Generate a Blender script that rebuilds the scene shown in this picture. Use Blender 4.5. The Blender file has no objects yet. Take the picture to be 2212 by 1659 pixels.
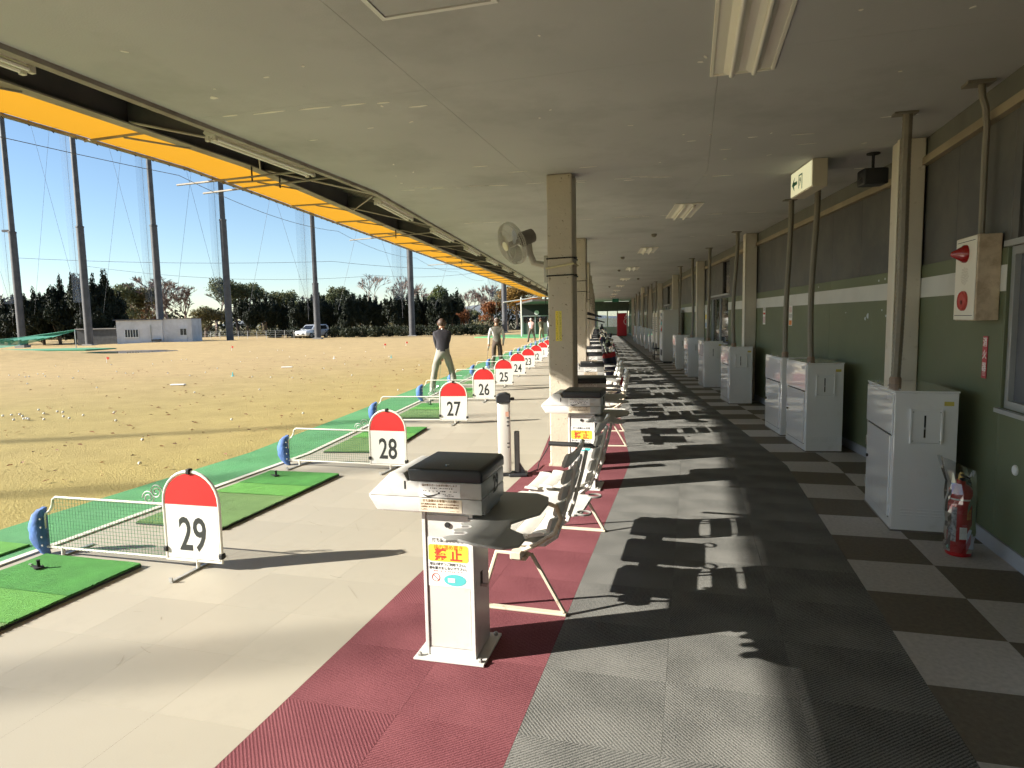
import bpy, bmesh, math, random
import numpy as np
from mathutils import Vector, Matrix, noise
R = math.radians
rng = random.Random(7)
sc = bpy.context.scene
COL = sc.collection

# ------------------------------------------------------------------ camera
cam = bpy.data.cameras.new('Camera')
cam.sensor_width = 36.0
cam.lens = 36.0 * 1400 / 2212
cam.clip_start = 0.05
cam.clip_end = 6000
camo = bpy.data.objects.new('Camera', cam)
COL.objects.link(camo)
PITCH = math.atan(139.5 / 1400)
camo.matrix_world = (Matrix.Translation((0, 0, 1.6)) @ Matrix.Rotation(R(90) - PITCH, 4, 'X')
                     @ Matrix.Rotation(-0.02, 4, 'Z'))
sc.camera = camo

# ------------------------------------------------------------------ sky and sun
SUN_EL = R(26.4)
SHX, SHY = 0.981, 0.194                      # direction in which shadows fall
world = bpy.data.worlds.new('World')
sc.world = world
world.use_nodes = True
wn = world.node_tree
sky = wn.nodes.new('ShaderNodeTexSky')
sky.sky_type = 'NISHITA'
sky.sun_disc = False
sky.sun_elevation = SUN_EL
sky.sun_rotation = math.atan2(-SHX, -SHY) % (2 * math.pi)
sky.altitude = 50
sky.air_density = 1.0
sky.dust_density = 0.05
sky.ozone_density = 3.0
wn.links.new(sky.outputs[0], wn.nodes['Background'].inputs[0])
wn.nodes['Background'].inputs[1].default_value = 0.055
sun = bpy.data.lights.new('Sun', 'SUN')
sun.energy = 4.2
sun.angle = R(0.55)
sun.color = (1.0, 0.94, 0.83)
suno = bpy.data.objects.new('Sun', sun)
COL.objects.link(suno)
d = Vector((SHX * math.cos(SUN_EL), SHY * math.cos(SUN_EL), -math.sin(SUN_EL)))
suno.rotation_euler = d.to_track_quat('-Z', 'Y').to_euler()
suno.location = (-30, -4, 30)
sc.view_settings.view_transform = 'Standard'
sc.view_settings.look = 'None'
sc.view_settings.gamma = 1
sc.view_settings.exposure = 1.7
sc.view_settings.use_curve_mapping = False
sc.cycles.max_bounces = 6
sc.cycles.diffuse_bounces = 4
sc.cycles.glossy_bounces = 2
sc.cycles.transmission_bounces = 2
sc.cycles.caustics_reflective = False
sc.cycles.caustics_refractive = False
sc.cycles.use_adaptive_sampling = True
sc.cycles.adaptive_threshold = 0.03
sc.cycles.transparent_max_bounces = 12
sc.cycles.sample_clamp_indirect = 6

# ------------------------------------------------------------------ plan: two straight wings meeting at a joint
HA, HB = R(15.5), R(7.6)
J = Vector((2.9, 6.75))
HD = {'A': HA, 'B': HB}
TJ = math.tan((HA - HB) / 2)
def U(g): return Vector((math.sin(HD[g]), math.cos(HD[g])))
def N(g): return Vector((math.cos(HD[g]), -math.sin(HD[g])))
def W(g, s, n, z=0.0):
    p = J + U(g) * s + N(g) * n
    return Vector((p.x, p.y, z))
def sj(g, n): return n * TJ if g == 'A' else -n * TJ      # where the joint cuts offset n
def wing_y(Y, n):                                        # s in wing B for a given world Y
    return (Y - J.y - N('B').y * n) / U('B').y

# ------------------------------------------------------------------ materials
MATS = {}
def mat(name, col, rough=0.6, var=0.0, vscale=3.0, bump=0.0, bscale=60.0, metal=0.0, spec=0.5,
        dirt=None, dscale=2.0, damt=0.0, objrand=0.0, col2=None, detail=4.0, coat=0.0, lo=0.42, hi=0.62):
    if name in MATS: return MATS[name]
    m = bpy.data.materials.new(name); m.use_nodes = True
    nt = m.node_tree; nd = nt.nodes; L = nt.links
    b = nd['Principled BSDF']
    b.inputs['Roughness'].default_value = rough
    b.inputs['Metallic'].default_value = metal
    b.inputs['Specular IOR Level'].default_value = spec
    if coat: b.inputs['Coat Weight'].default_value = coat
    tc = nd.new('ShaderNodeTexCoord')
    out = None
    c = nd.new('ShaderNodeRGB'); c.outputs[0].default_value = (*col, 1); out = c.outputs[0]
    if col2 is not None or var:
        nz = nd.new('ShaderNodeTexNoise'); nz.inputs['Scale'].default_value = vscale; nz.inputs['Detail'].default_value = detail
        L.new(tc.outputs['Object'], nz.inputs['Vector'])
        rp = nd.new('ShaderNodeMapRange'); rp.inputs[1].default_value = 0.3; rp.inputs[2].default_value = 0.7
        L.new(nz.outputs[0], rp.inputs[0])
        mx = nd.new('ShaderNodeMix'); mx.data_type = 'RGBA'
        L.new(rp.outputs[0], mx.inputs[0])
        if col2 is not None:
            L.new(out, mx.inputs[6]); mx.inputs[7].default_value = (*col2, 1)
        else:
            mx.inputs[6].default_value = (*[max(0, x * (1 - var)) for x in col], 1)
            mx.inputs[7].default_value = (*[min(1, x * (1 + var)) for x in col], 1)
        out = mx.outputs[2]
    if dirt is not None:
        nz = nd.new('ShaderNodeTexNoise'); nz.inputs['Scale'].default_value = dscale; nz.inputs['Detail'].default_value = 8
        nz.inputs['Roughness'].default_value = 0.65
        L.new(tc.outputs['Object'], nz.inputs['Vector'])
        rp = nd.new('ShaderNodeMapRange'); rp.inputs[1].default_value = lo; rp.inputs[2].default_value = hi
        rp.inputs[4].default_value = damt
        L.new(nz.outputs[0], rp.inputs[0])
        mx = nd.new('ShaderNodeMix'); mx.data_type = 'RGBA'
        L.new(rp.outputs[0], mx.inputs[0]); L.new(out, mx.inputs[6]); mx.inputs[7].default_value = (*dirt, 1)
        out = mx.outputs[2]
    if objrand:
        oi = nd.new('ShaderNodeObjectInfo')
        mr = nd.new('ShaderNodeMapRange'); mr.inputs[3].default_value = 1 - objrand; mr.inputs[4].default_value = 1 + objrand
        L.new(oi.outputs['Random'], mr.inputs[0])
        hs = nd.new('ShaderNodeHueSaturation'); L.new(mr.outputs[0], hs.inputs['Value']); L.new(out, hs.inputs['Color'])
        out = hs.outputs[0]
    L.new(out, b.inputs['Base Color'])
    if bump:
        nz = nd.new('ShaderNodeTexNoise'); nz.inputs['Scale'].default_value = bscale; nz.inputs['Detail'].default_value = 3
        L.new(tc.outputs['Object'], nz.inputs['Vector'])
        bp = nd.new('ShaderNodeBump'); bp.inputs['Strength'].default_value = bump; bp.inputs['Distance'].default_value = 0.01
        L.new(nz.outputs[0], bp.inputs['Height']); L.new(bp.outputs[0], b.inputs['Normal'])
    MATS[name] = m
    return m

def carpet(name, ca, cb, ang, fuzz=0.25):
    """ribbed needle carpet: diagonal dashed ribs plus fibre noise"""
    m = bpy.data.materials.new(name); m.use_nodes = True
    nt = m.node_tree; nd = nt.nodes; L = nt.links; b = nd['Principled BSDF']
    b.inputs['Roughness'].default_value = 0.95; b.inputs['Specular IOR Level'].default_value = 0.15
    tc = nd.new('ShaderNodeTexCoord'); mp = nd.new('ShaderNodeMapping'); mp.inputs['Rotation'].default_value = (0, 0, ang)
    L.new(tc.outputs['Object'], mp.inputs[0])
    wv = nd.new('ShaderNodeTexWave'); wv.inputs['Scale'].default_value = 24; wv.inputs['Distortion'].default_value = 2.2
    wv.inputs['Detail'].default_value = 2; wv.inputs['Detail Scale'].default_value = 6
    L.new(mp.outputs[0], wv.inputs[0])
    nz = nd.new('ShaderNodeTexNoise'); nz.inputs['Scale'].default_value = 170; nz.inputs['Detail'].default_value = 2
    L.new(tc.outputs['Object'], nz.inputs['Vector'])
    n2 = nd.new('ShaderNodeTexNoise'); n2.inputs['Scale'].default_value = 2.2; n2.inputs['Detail'].default_value = 5
    L.new(tc.outputs['Object'], n2.inputs['Vector'])
    a = nd.new('ShaderNodeMath'); a.operation = 'MULTIPLY_ADD'; L.new(wv.outputs['Fac'], a.inputs[0]); a.inputs[1].default_value = 0.42
    L.new(nz.outputs[0], a.inputs[2])
    n3 = nd.new('ShaderNodeMath'); n3.operation = 'MULTIPLY_ADD'; L.new(n2.outputs[0], n3.inputs[0]); n3.inputs[1].default_value = 0.7
    L.new(a.outputs[0], n3.inputs[2])
    rp = nd.new('ShaderNodeMapRange'); rp.inputs[1].default_value = 0.72; rp.inputs[2].default_value = 1.42
    L.new(n3.outputs[0], rp.inputs[0])
    mx = nd.new('ShaderNodeMix'); mx.data_type = 'RGBA'; L.new(rp.outputs[0], mx.inputs[0])
    mx.inputs[6].default_value = (*ca, 1); mx.inputs[7].default_value = (*cb, 1)
    oi = nd.new('ShaderNodeObjectInfo'); mr = nd.new('ShaderNodeMapRange'); mr.inputs[3].default_value = 0.96; mr.inputs[4].default_value = 1.04
    L.new(oi.outputs['Random'], mr.inputs[0])
    hs = nd.new('ShaderNodeHueSaturation'); L.new(mr.outputs[0], hs.inputs['Value']); L.new(mx.outputs[2], hs.inputs['Color'])
    L.new(hs.outputs[0], b.inputs['Base Color'])
    bp = nd.new('ShaderNodeBump'); bp.inputs['Strength'].default_value = 0.5; bp.inputs['Distance'].default_value = 0.005
    L.new(a.outputs[0], bp.inputs['Height']); L.new(bp.outputs[0], b.inputs['Normal'])
    return m

def leafmat(name, c1, c2, trans=0.25):
    m = bpy.data.materials.new(name); m.use_nodes = True
    nt = m.node_tree; nd = nt.nodes; L = nt.links; b = nd['Principled BSDF']
    b.inputs['Roughness'].default_value = 0.6; b.inputs['Specular IOR Level'].default_value = 0.3
    g = nd.new('ShaderNodeNewGeometry')
    mx = nd.new('ShaderNodeMix'); mx.data_type = 'RGBA'
    L.new(g.outputs['Random Per Island'], mx.inputs[0])
    mx.inputs[6].default_value = (*c1, 1); mx.inputs[7].default_value = (*c2, 1)
    L.new(mx.outputs[2], b.inputs['Base Color'])
    tr = nd.new('ShaderNodeBsdfTranslucent'); L.new(mx.outputs[2], tr.inputs[0])
    ms = nd.new('ShaderNodeMixShader'); ms.inputs[0].default_value = trans
    L.new(b.outputs[0], ms.inputs[1]); L.new(tr.outputs[0], ms.inputs[2])
    L.new(ms.outputs[0], nd['Material Output'].inputs[0])
    return m

def glassmat(name, tint=(0.9, 0.95, 1.0), gl=0.12):
    m = bpy.data.materials.new(name); m.use_nodes = True
    nt = m.node_tree; nd = nt.nodes; L = nt.links
    nd.remove(nd['Principled BSDF'])
    t = nd.new('ShaderNodeBsdfTransparent'); t.inputs[0].default_value = (*tint, 1)
    g = nd.new('ShaderNodeBsdfGlossy'); g.inputs['Roughness'].default_value = 0.05
    f = nd.new('ShaderNodeFresnel'); f.inputs[0].default_value = 1.45
    a = nd.new('ShaderNodeMath'); a.operation = 'ADD'; a.inputs[1].default_value = gl
    L.new(f.outputs[0], a.inputs[0])
    ms = nd.new('ShaderNodeMixShader'); L.new(a.outputs[0], ms.inputs[0]); L.new(t.outputs[0], ms.inputs[1]); L.new(g.outputs[0], ms.inputs[2])
    L.new(ms.outputs[0], nd['Material Output'].inputs[0])
    return m

def sheermat(name, col, alpha):
    """fine netting seen from far: mostly see-through"""
    m = bpy.data.materials.new(name); m.use_nodes = True
    nt = m.node_tree; nd = nt.nodes; L = nt.links; b = nd['Principled BSDF']
    b.inputs['Base Color'].default_value = (*col, 1); b.inputs['Roughness'].default_value = 0.9
    t = nd.new('ShaderNodeBsdfTransparent'); ms = nd.new('ShaderNodeMixShader'); ms.inputs[0].default_value = alpha
    L.new(t.outputs[0], ms.inputs[1]); L.new(b.outputs[0], ms.inputs[2]); L.new(ms.outputs[0], nd['Material Output'].inputs[0])
    return m

WHITE = mat('white_paint', (0.66, 0.65, 0.62), 0.38, var=0.03, dirt=(0.45, 0.40, 0.32), damt=0.25, lo=0.55, hi=0.75, dscale=5)
CABW = mat('cabinet_white', (0.82, 0.82, 0.82), 0.10, spec=0.8, coat=1.0, var=0.02, dirt=(0.4, 0.36, 0.3), damt=0.2, lo=0.58, hi=0.75, dscale=6)
CREAM = mat('cream_steel', (0.62, 0.56, 0.44), 0.5, var=0.05, dirt=(0.30, 0.17, 0.08), damt=0.7, lo=0.6, hi=0.68, dscale=9)
TUBEW = mat('white_tube', (0.76, 0.74, 0.66), 0.4, var=0.03, dirt=(0.35, 0.2, 0.1), damt=0.5, lo=0.62, hi=0.7, dscale=14)
RUSTT = mat('rusty_tube', (0.66, 0.56, 0.42), 0.5, var=0.1, dirt=(0.36, 0.17, 0.06), damt=0.8, lo=0.52, hi=0.64, dscale=12)
DARK = mat('dark_plastic', (0.022, 0.024, 0.028), 0.42, var=0.15, bump=0.1, bscale=200)
BLACK = mat('black_rubber', (0.012, 0.012, 0.012), 0.7)
INK = mat('black_ink', (0.02, 0.022, 0.02), 0.6)
REDINK = mat('red_ink', (0.62, 0.06, 0.03), 0.6)
ORANGEINK = mat('orange_ink', (0.75, 0.22, 0.03), 0.6)
PAPER = mat('paper', (0.80, 0.80, 0.78), 0.5)
PAPERC = mat('cream_paper', (0.72, 0.64, 0.50), 0.5, dirt=(0.5, 0.36, 0.2), damt=0.5)
YELLOWP = mat('yellow_print', (0.88, 0.70, 0.07), 0.5)
TEAL = mat('teal_print', (0.10, 0.50, 0.52), 0.5)
SIGNRED = mat('sign_red', (0.60, 0.028, 0.03), 0.35, var=0.08, dirt=(0.7, 0.4, 0.35), damt=0.5, lo=0.66, hi=0.72, dscale=16)
SIGNW = mat('sign_white', (0.72, 0.71, 0.67), 0.35, var=0.02, dirt=(0.5, 0.45, 0.36), damt=0.35, lo=0.58, hi=0.72, dscale=8)
BLUEF = mat('blue_fabric', (0.075, 0.16, 0.42), 0.75, var=0.35, vscale=9, bump=0.5, bscale=30)
NETM = mat('green_twine', (0.05, 0.17, 0.08), 0.8)
GALV = mat('galvanised', (0.42, 0.42, 0.40), 0.45, metal=0.6, var=0.1, dirt=(0.25, 0.14, 0.07), damt=0.6, lo=0.6, hi=0.7, dscale=9)
CHROME = mat('chrome', (0.7, 0.7, 0.7), 0.15, metal=1.0)
CONC = mat('ceiling_paint', (0.45, 0.455, 0.45), 0.85, var=0.08, vscale=0.7, dirt=(0.28, 0.28, 0.275), damt=0.6, lo=0.5, hi=0.75, dscale=0.9, bump=0.15, bscale=90)
FLAKE = mat('bare_plaster', (0.80, 0.78, 0.70), 0.9)
PILLAR = mat('pillar_paint', (0.52, 0.46, 0.36), 0.7, var=0.06, vscale=4, dirt=(0.13, 0.09, 0.05), damt=0.8, lo=0.6, hi=0.66, dscale=22, bump=0.3, bscale=50)
WPILLAR = mat('wall_pillar_paint', (0.66, 0.61, 0.52), 0.6, var=0.05, dirt=(0.3, 0.25, 0.18), damt=0.5, lo=0.6, hi=0.7, dscale=9)
GREENW = mat('green_wall', (0.132, 0.154, 0.084), 0.55, var=0.09, vscale=1.3, dirt=(0.2, 0.2, 0.16), damt=0.35, lo=0.62, hi=0.74, dscale=5, objrand=0.05)
STRIPE = mat('white_stripe', (0.60, 0.60, 0.57), 0.6, var=0.05)
UPPERW = mat('upper_wall_grey', (0.084, 0.084, 0.081), 0.6, var=0.12, vscale=1.5, dirt=(0.18, 0.17, 0.14), damt=0.3, objrand=0.06)
FASCIA = mat('fascia_grey', (0.14, 0.14, 0.12), 0.6, var=0.1)
RAILM = mat('timber_rail', (0.30, 0.25, 0.17), 0.6, var=0.15)
SKIRT = mat('baseboard', (0.36, 0.37, 0.40), 0.6, var=0.06)
ALU = mat('aluminium', (0.42, 0.43, 0.43), 0.4, metal=0.5, var=0.06)
DECK = mat('metal_deck', (0.10, 0.10, 0.095), 0.55, metal=0.2, var=0.15, dirt=(0.06, 0.05, 0.04), damt=0.5)
STEEL = mat('dark_steel', (0.062, 0.062, 0.062), 0.55, var=0.2, dirt=(0.12, 0.10, 0.08), damt=0.4)
FLANGE = mat('pale_flange', (0.30, 0.28, 0.24), 0.6, var=0.12, dirt=(0.12, 0.08, 0.05), damt=0.5)
CONDUIT = mat('grey_conduit', (0.21, 0.19, 0.15), 0.5, var=0.1)
BEIGE = mat('beige_sheet', (0.385, 0.353, 0.283), 0.55, var=0.05, vscale=0.8, dirt=(0.30, 0.27, 0.215), damt=0.45, lo=0.55, hi=0.78, dscale=2.3, objrand=0.045, bump=0.05, bscale=120)
GRAYA = carpet('grey_carpet_ribs', (0.045, 0.048, 0.046), (0.27, 0.265, 0.245), R(50))
GRAYB = carpet('grey_carpet_cross_ribs', (0.047, 0.050, 0.048), (0.26, 0.256, 0.236), R(-40))
BURGA = carpet('burgundy_carpet_ribs', (0.10, 0.027, 0.034), (0.28, 0.10, 0.112), R(50))
BURGB = carpet('burgundy_carpet_cross_ribs', (0.11, 0.030, 0.038), (0.25, 0.09, 0.10), R(-40))
TILEL = mat('light_tile', (0.46, 0.44, 0.415), 0.75, var=0.12, vscale=40, objrand=0.06, bump=0.2, bscale=200)
TILED = mat('dark_tile', (0.135, 0.115, 0.085), 0.75, var=0.15, vscale=40, objrand=0.06, bump=0.2, bscale=200)
SUBF = mat('subfloor', (0.10, 0.09, 0.08), 0.9)
STRIPT = mat('turf_strip', (0.075, 0.265, 0.10), 0.9, var=0.16, vscale=2.0, bump=0.5, bscale=350, dirt=(0.12, 0.34, 0.15), damt=0.5, dscale=1.2)
WLINE = mat('white_edging', (0.62, 0.60, 0.53), 0.7, var=0.08)
TURF1 = mat('bright_turf', (0.062, 0.255, 0.045), 0.9, var=0.15, vscale=6, bump=0.8, bscale=400)
TURF2 = mat('lime_turf', (0.115, 0.34, 0.060), 0.9, var=0.12, vscale=6, bump=0.8, bscale=400)
TURF3 = mat('olive_turf', (0.135, 0.24, 0.075), 0.9, var=0.12, vscale=4, bump=0.8, bscale=400)
TURF4 = mat('deep_turf', (0.02, 0.115, 0.035), 0.9, var=0.15, vscale=6, bump=0.8, bscale=400)
SKIN = mat('skin', (0.42, 0.23, 0.15), 0.5, var=0.06)
HAIR = mat('hair', (0.075, 0.045, 0.03), 0.6, var=0.3, vscale=40)
HAIRG = mat('grey_hair', (0.35, 0.33, 0.31), 0.6, var=0.2, vscale=40)
BARK = mat('bark', (0.10, 0.075, 0.055), 0.9, var=0.25, vscale=8, bump=0.5, bscale=20)
BARKP = mat('pale_bark', (0.24, 0.175, 0.145), 0.9, var=0.2, vscale=8)
GLASS = glassmat('window_glass')
DGLASS = glassmat('dim_window_glass', (0.35, 0.38, 0.42), 0.1)
CLEAR = glassmat('clear_plastic', (0.93, 0.93, 0.93), 0.10)

# ------------------------------------------------------------------ mesh building
class MB:
    def __init__(s): s.v = []; s.f = []
    def add(s, vs, fs):
        o = len(s.v); s.v += [tuple(p) for p in vs]; s.f += [tuple(i + o for i in f) for f in fs]; return s
    def box(s, x0, x1, y0, y1, z0, z1):
        return s.add([(x0,y0,z0),(x1,y0,z0),(x1,y1,z0),(x0,y1,z0),(x0,y0,z1),(x1,y0,z1),(x1,y1,z1),(x0,y1,z1)],
                     [(3,2,1,0),(4,5,6,7),(0,1,5,4),(1,2,6,5),(2,3,7,6),(3,0,4,7)])
    def prism(s, poly, a, b, axis='y'):
        """extrude a 2-D polygon; axis y: poly is (x,z); axis z: (x,y); axis x: (y,z)"""
        n = len(poly)
        def P(p, t):
            return (p[0], t, p[1]) if axis == 'y' else ((p[0], p[1], t) if axis == 'z' else (t, p[0], p[1]))
        vs = [P(p, a) for p in poly] + [P(p, b) for p in poly]
        fs = [tuple(range(n)), tuple(range(2*n-1, n-1, -1))] + [(i, i+n, (i+1) % n + n, (i+1) % n) for i in range(n)]
        return s.add(vs, fs)
    def tube(s, pts, r, k=8, closed=False, caps=True):
        pts = [Vector(p) for p in pts]; n = len(pts)
        rs = r if isinstance(r, (list, tuple)) else [r] * n
        vs = []; up = None
        for i, p in enumerate(pts):
            if closed: t = pts[(i+1) % n] - pts[i-1]
            else: t = pts[min(i+1, n-1)] - pts[max(i-1, 0)]
            if t.length < 1e-9: t = Vector((0, 0, 1))
            t.normalize()
            if up is None:
                up = Vector((0, 0, 1)) if abs(t.z) < 0.9 else Vector((1, 0, 0))
            a = up - t * up.dot(t)
            if a.length < 1e-6: a = t.orthogonal()
            a.normalize(); up = a; b = t.cross(a)
            for j in range(k):
                q = 2 * math.pi * j / k
                vs.append(p + (a * math.cos(q) + b * math.sin(q)) * rs[i])
        fs = []
        m = n if closed else n - 1
        for i in range(m):
            for j in range(k):
                i2 = (i + 1) % n
                fs.append((i*k+j, i*k+(j+1) % k, i2*k+(j+1) % k, i2*k+j))
        if caps and not closed:
            fs.append(tuple(range(k-1, -1, -1))); fs.append(tuple((n-1)*k+j for j in range(k)))
        return s.add(vs, fs)
    def lathe(s, prof, k=16, c=(0, 0, 0), axis='z'):
        vs = []; fs = []; n = len(prof)
        for (r, h) in prof:
            for j in range(k):
                q = 2 * math.pi * j / k; x, y = r * math.cos(q), r * math.sin(q)
                p = (x, y, h) if axis == 'z' else ((h, x, y) if axis == 'x' else (x, h, y))
                vs.append((p[0]+c[0], p[1]+c[1], p[2]+c[2]))
        for i in range(n-1):
            for j in range(k):
                fs.append((i*k+j, i*k+(j+1) % k, (i+1)*k+(j+1) % k, (i+1)*k+j))
        fs.append(tuple(range(k-1, -1, -1))); fs.append(tuple((n-1)*k+j for j in range(k)))
        return s.add(vs, fs)
    def mesh(s, name, m, bevel=0.0, bseg=1, smooth=False, fixn=True):
        me = bpy.data.meshes.new(name)
        me.from_pydata(s.v, [], s.f); me.update()
        if bevel or fixn:
            bm = bmesh.new(); bm.from_mesh(me)
            if fixn: bmesh.ops.recalc_face_normals(bm, faces=bm.faces[:])
            if bevel:
                es = [e for e in bm.edges if len(e.link_faces) == 2 and e.calc_face_angle(0) > 0.5]
                bmesh.ops.bevel(bm, geom=es, offset=bevel, segments=bseg, affect='EDGES', profile=0.5, clamp_overlap=True)
            bm.to_mesh(me); bm.free()
        if smooth:
            me.polygons.foreach_set('use_smooth', [True] * len(me.polygons))
            me.set_sharp_from_angle(angle=R(40))
        me.materials.append(m)
        return me
    def build(s, name, m, parent=None, **k):
        return link(name, s.mesh(name, m, **k), parent)

KIDS = {}
def link(name, me, parent=None, loc=None, rz=None):
    o = bpy.data.objects.new(name, me); COL.objects.link(o)
    if parent is not None: o.parent = parent; KIDS.setdefault(parent, []).append(o)
    if loc is not None: o.location = loc
    if rz is not None: o.rotation_euler = (0, 0, rz)
    return o
def box(name, m, parent, x0, x1, y0, y1, z0, z1, bevel=0.0, **k):
    return MB().box(x0, x1, y0, y1, z0, z1).build(name, m, parent, bevel=bevel, **k)
def tag(o, label, cat, group=None, kind=None):
    o['label'] = label; o['category'] = cat
    if group: o['group'] = group
    o['kind'] = kind or 'thing'
    return o
def struct(o, label=None):
    o['kind'] = 'structure'
    if label: o['label'] = label
    return o
def empty(name, loc, rz=0.0):
    o = bpy.data.objects.new(name, None); COL.objects.link(o); o.empty_display_size = 0.1
    o.location = loc; o.rotation_euler = (0, 0, rz); return o
def thing(name, label, cat, g, s, n, z=0.0, turn=0.0, group=None):
    """an Empty in a wing: local x to the wall, local y along the wing"""
    return tag(empty(name, W(g, s, n, z), -HD[g] + turn), label, cat, group)
def copy_tree(o, parent=None):
    c = o.copy(); COL.objects.link(c)
    if parent is not None: c.parent = parent; KIDS.setdefault(parent, []).append(c)
    for ch in list(KIDS.get(o, ())): copy_tree(ch, c)
    return c
def dup(o, g, s, n, label, group=None, z=0.0, turn=0.0):
    c = copy_tree(o); c.location = W(g, s, n, z); c.rotation_euler = (0, 0, -HD[g] + turn)
    c['label'] = label
    if group: c['group'] = group
    return c
TXT = {}
def text(name, body, size, m, parent, loc, rot=(R(90), 0, 0), sx=1.0, bold=0.0, align='CENTER', line=1.0, ext=0.0006):
    key = (body, size, m.name, sx, bold, align, line)
    if key not in TXT:
        c = bpy.data.curves.new('lettering', 'FONT'); c.body = body; c.size = size; c.align_x = align; c.align_y = 'CENTER'
        c.offset = bold; c.extrude = ext; c.space_line = line; c.resolution_u = 3
        o = bpy.data.objects.new('lettering', c); COL.objects.link(o)
        dg = bpy.context.evaluated_depsgraph_get(); dg.update()
        me = bpy.data.meshes.new_from_object(o.evaluated_get(dg))
        bpy.data.objects.remove(o); bpy.data.curves.remove(c)
        for v in me.vertices: v.co.x *= sx
        me.materials.clear(); me.materials.append(m); me.name = name
        TXT[key] = me
    o = link(name, TXT[key], parent); o.location = loc; o.rotation_euler = rot
    return o
def scribble(mb, x0, x1, z0, z1, rows, y, seed, dens=0.75, cell=0.008):
    """tiny unreadable print: short dark dashes on a sheet facing -y"""
    r = random.Random(seed); hz = (z1 - z0) / rows
    for i in range(rows):
        x = x0; zc = z1 - (i + 0.5) * hz
        while x < x1 - cell:
            w = cell * r.uniform(0.5, 0.95)
            if r.random() < dens:
                h = hz * r.uniform(0.15, 0.32)
                mb.box(x, x + w, y, y + 0.0004, zc - h, zc + h)
            x += cell * 1.15
    return mb

# ------------------------------------------------------------------ floors
def clip(poly, g):
    """keep the part of a (s,n) polygon on this wing's side of the joint"""
    def f(p): return (sj(g, p[1]) - p[0]) if g == 'A' else (p[0] - sj(g, p[1]))
    out = []
    for i in range(len(poly)):
        a, b = poly[i], poly[(i+1) % len(poly)]
        fa, fb = f(a), f(b)
        if fa >= 0: out.append(a)
        if (fa < 0) != (fb < 0):
            t = fa / (fa - fb); out.append((a[0] + (b[0]-a[0]) * t, a[1] + (b[1]-a[1]) * t))
    return out
def sheet(mb, g, poly, z0, z1):
    poly = clip(poly, g)
    if len(poly) < 3: return mb
    p = [W(g, s, n) for s, n in poly]
    return mb.prism([(q.x, q.y) for q in p], z0, z1, 'z')
def strip_floor(name, n0, n1, z0, z1, m, sa=-26, sb=56, label=None):
    mb = MB()
    sheet(mb, 'A', [(sa, n0), (sa, n1), (3, n1), (3, n0)], z0, z1)
    sheet(mb, 'B', [(-3, n0), (-3, n1), (sb, n1), (sb, n0)], z0, z1)
    return struct(mb.build(name, m), label)
def tiled_floor(name, n0, cols, wn_, ln, mats, choose, piece, sA, sB, label, gap=0.0006, th=0.008, offA=0.0, offB=0.0):
    n1 = n0 + cols * wn_
    root = strip_floor(name, n0, n1, -0.06, -th + 0.001, SUBF, label=label)
    far = {}
    shared = {}
    for g in 'AB':
        r0, r1 = (-int(26 / ln), 2) if g == 'A' else (-2, int(56 / ln))
        for i in range(r0, r1):
            for c in range(cols):
                s0 = i * ln + (offA if g == 'A' else offB); s1 = s0 + ln; a = n0 + c * wn_; b = a + wn_
                full = [(s0 + gap, a + gap), (s0 + gap, b - gap), (s1 - gap, b - gap), (s1 - gap, a + gap)]
                poly = clip(full, g)
                if len(poly) < 3: continue
                mi = choose(i + (0 if g == 'A' else 1), c)
                near = (g == 'A' and s0 > sA) or (g == 'B' and s1 < sB)
                if not near:
                    mb = far.setdefault(mi, MB())
                    mb.add([W(g, s, n, 0) for s, n in poly], [tuple(range(len(poly)))])
                    continue
                if poly == full:
                    if mi not in shared:
                        shared[mi] = MB().box(-wn_/2 + gap, wn_/2 - gap, -ln/2 + gap, ln/2 - gap, -th, 0).mesh(piece, mats[mi])
                    o = link(piece, shared[mi], root, W(g, (s0+s1)/2, (a+b)/2, 0), -HD[g])
                else:
                    cx, cy = (s0+s1)/2, (a+b)/2
                    o = MB().prism([(n - cy, s - cx) for s, n in poly], -th, 0, 'z').build(piece, mats[mi], root)
                    o.location = W(g, cx, cy, 0); o.rotation_euler = (0, 0, -HD[g])
    for mi, mb in far.items():
        o = mb.build(piece + '_field', mats[mi], root); o['kind'] = 'stuff'
        for p in o.data.polygons:
            if p.normal.z < 0: p.flip()
    return root
rt = random.Random(3)
tiled_floor('tile_floor', 0.0, 2, 0.5, 0.5, [TILEL, TILED], lambda i, c: (i + c) % 2, 'tile', -6.5, 24,
            'checkerboard of brown and grey square floor tiles along the wall', offA=-0.26, offB=0.2)
tiled_floor('grey_carpet', -1.63, 3, 0.5433, 0.5, [GRAYA, GRAYB], lambda i, c: 1 if rt.random() < 0.35 else 0, 'carpet_tile', -6.0, 14,
            'dark grey ribbed carpet tiles of the walkway')
tiled_floor('burgundy_carpet', -2.65, 2, 0.51, 0.5, [BURGA, BURGB], lambda i, c: 1 if rt.random() < 0.35 else 0, 'carpet_tile', -6.0, 12,
            'burgundy ribbed carpet tiles under the ball dispensers and seats')
tiled_floor('beige_floor', -5.5, 6, 0.475, 0.475, [BEIGE], lambda i, c: 0, 'floor_sheet', -5.6, 13,
            'cream beige vinyl sheets of the tee bays', gap=0.0004)
mb = MB(); r_ = random.Random(17)
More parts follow.
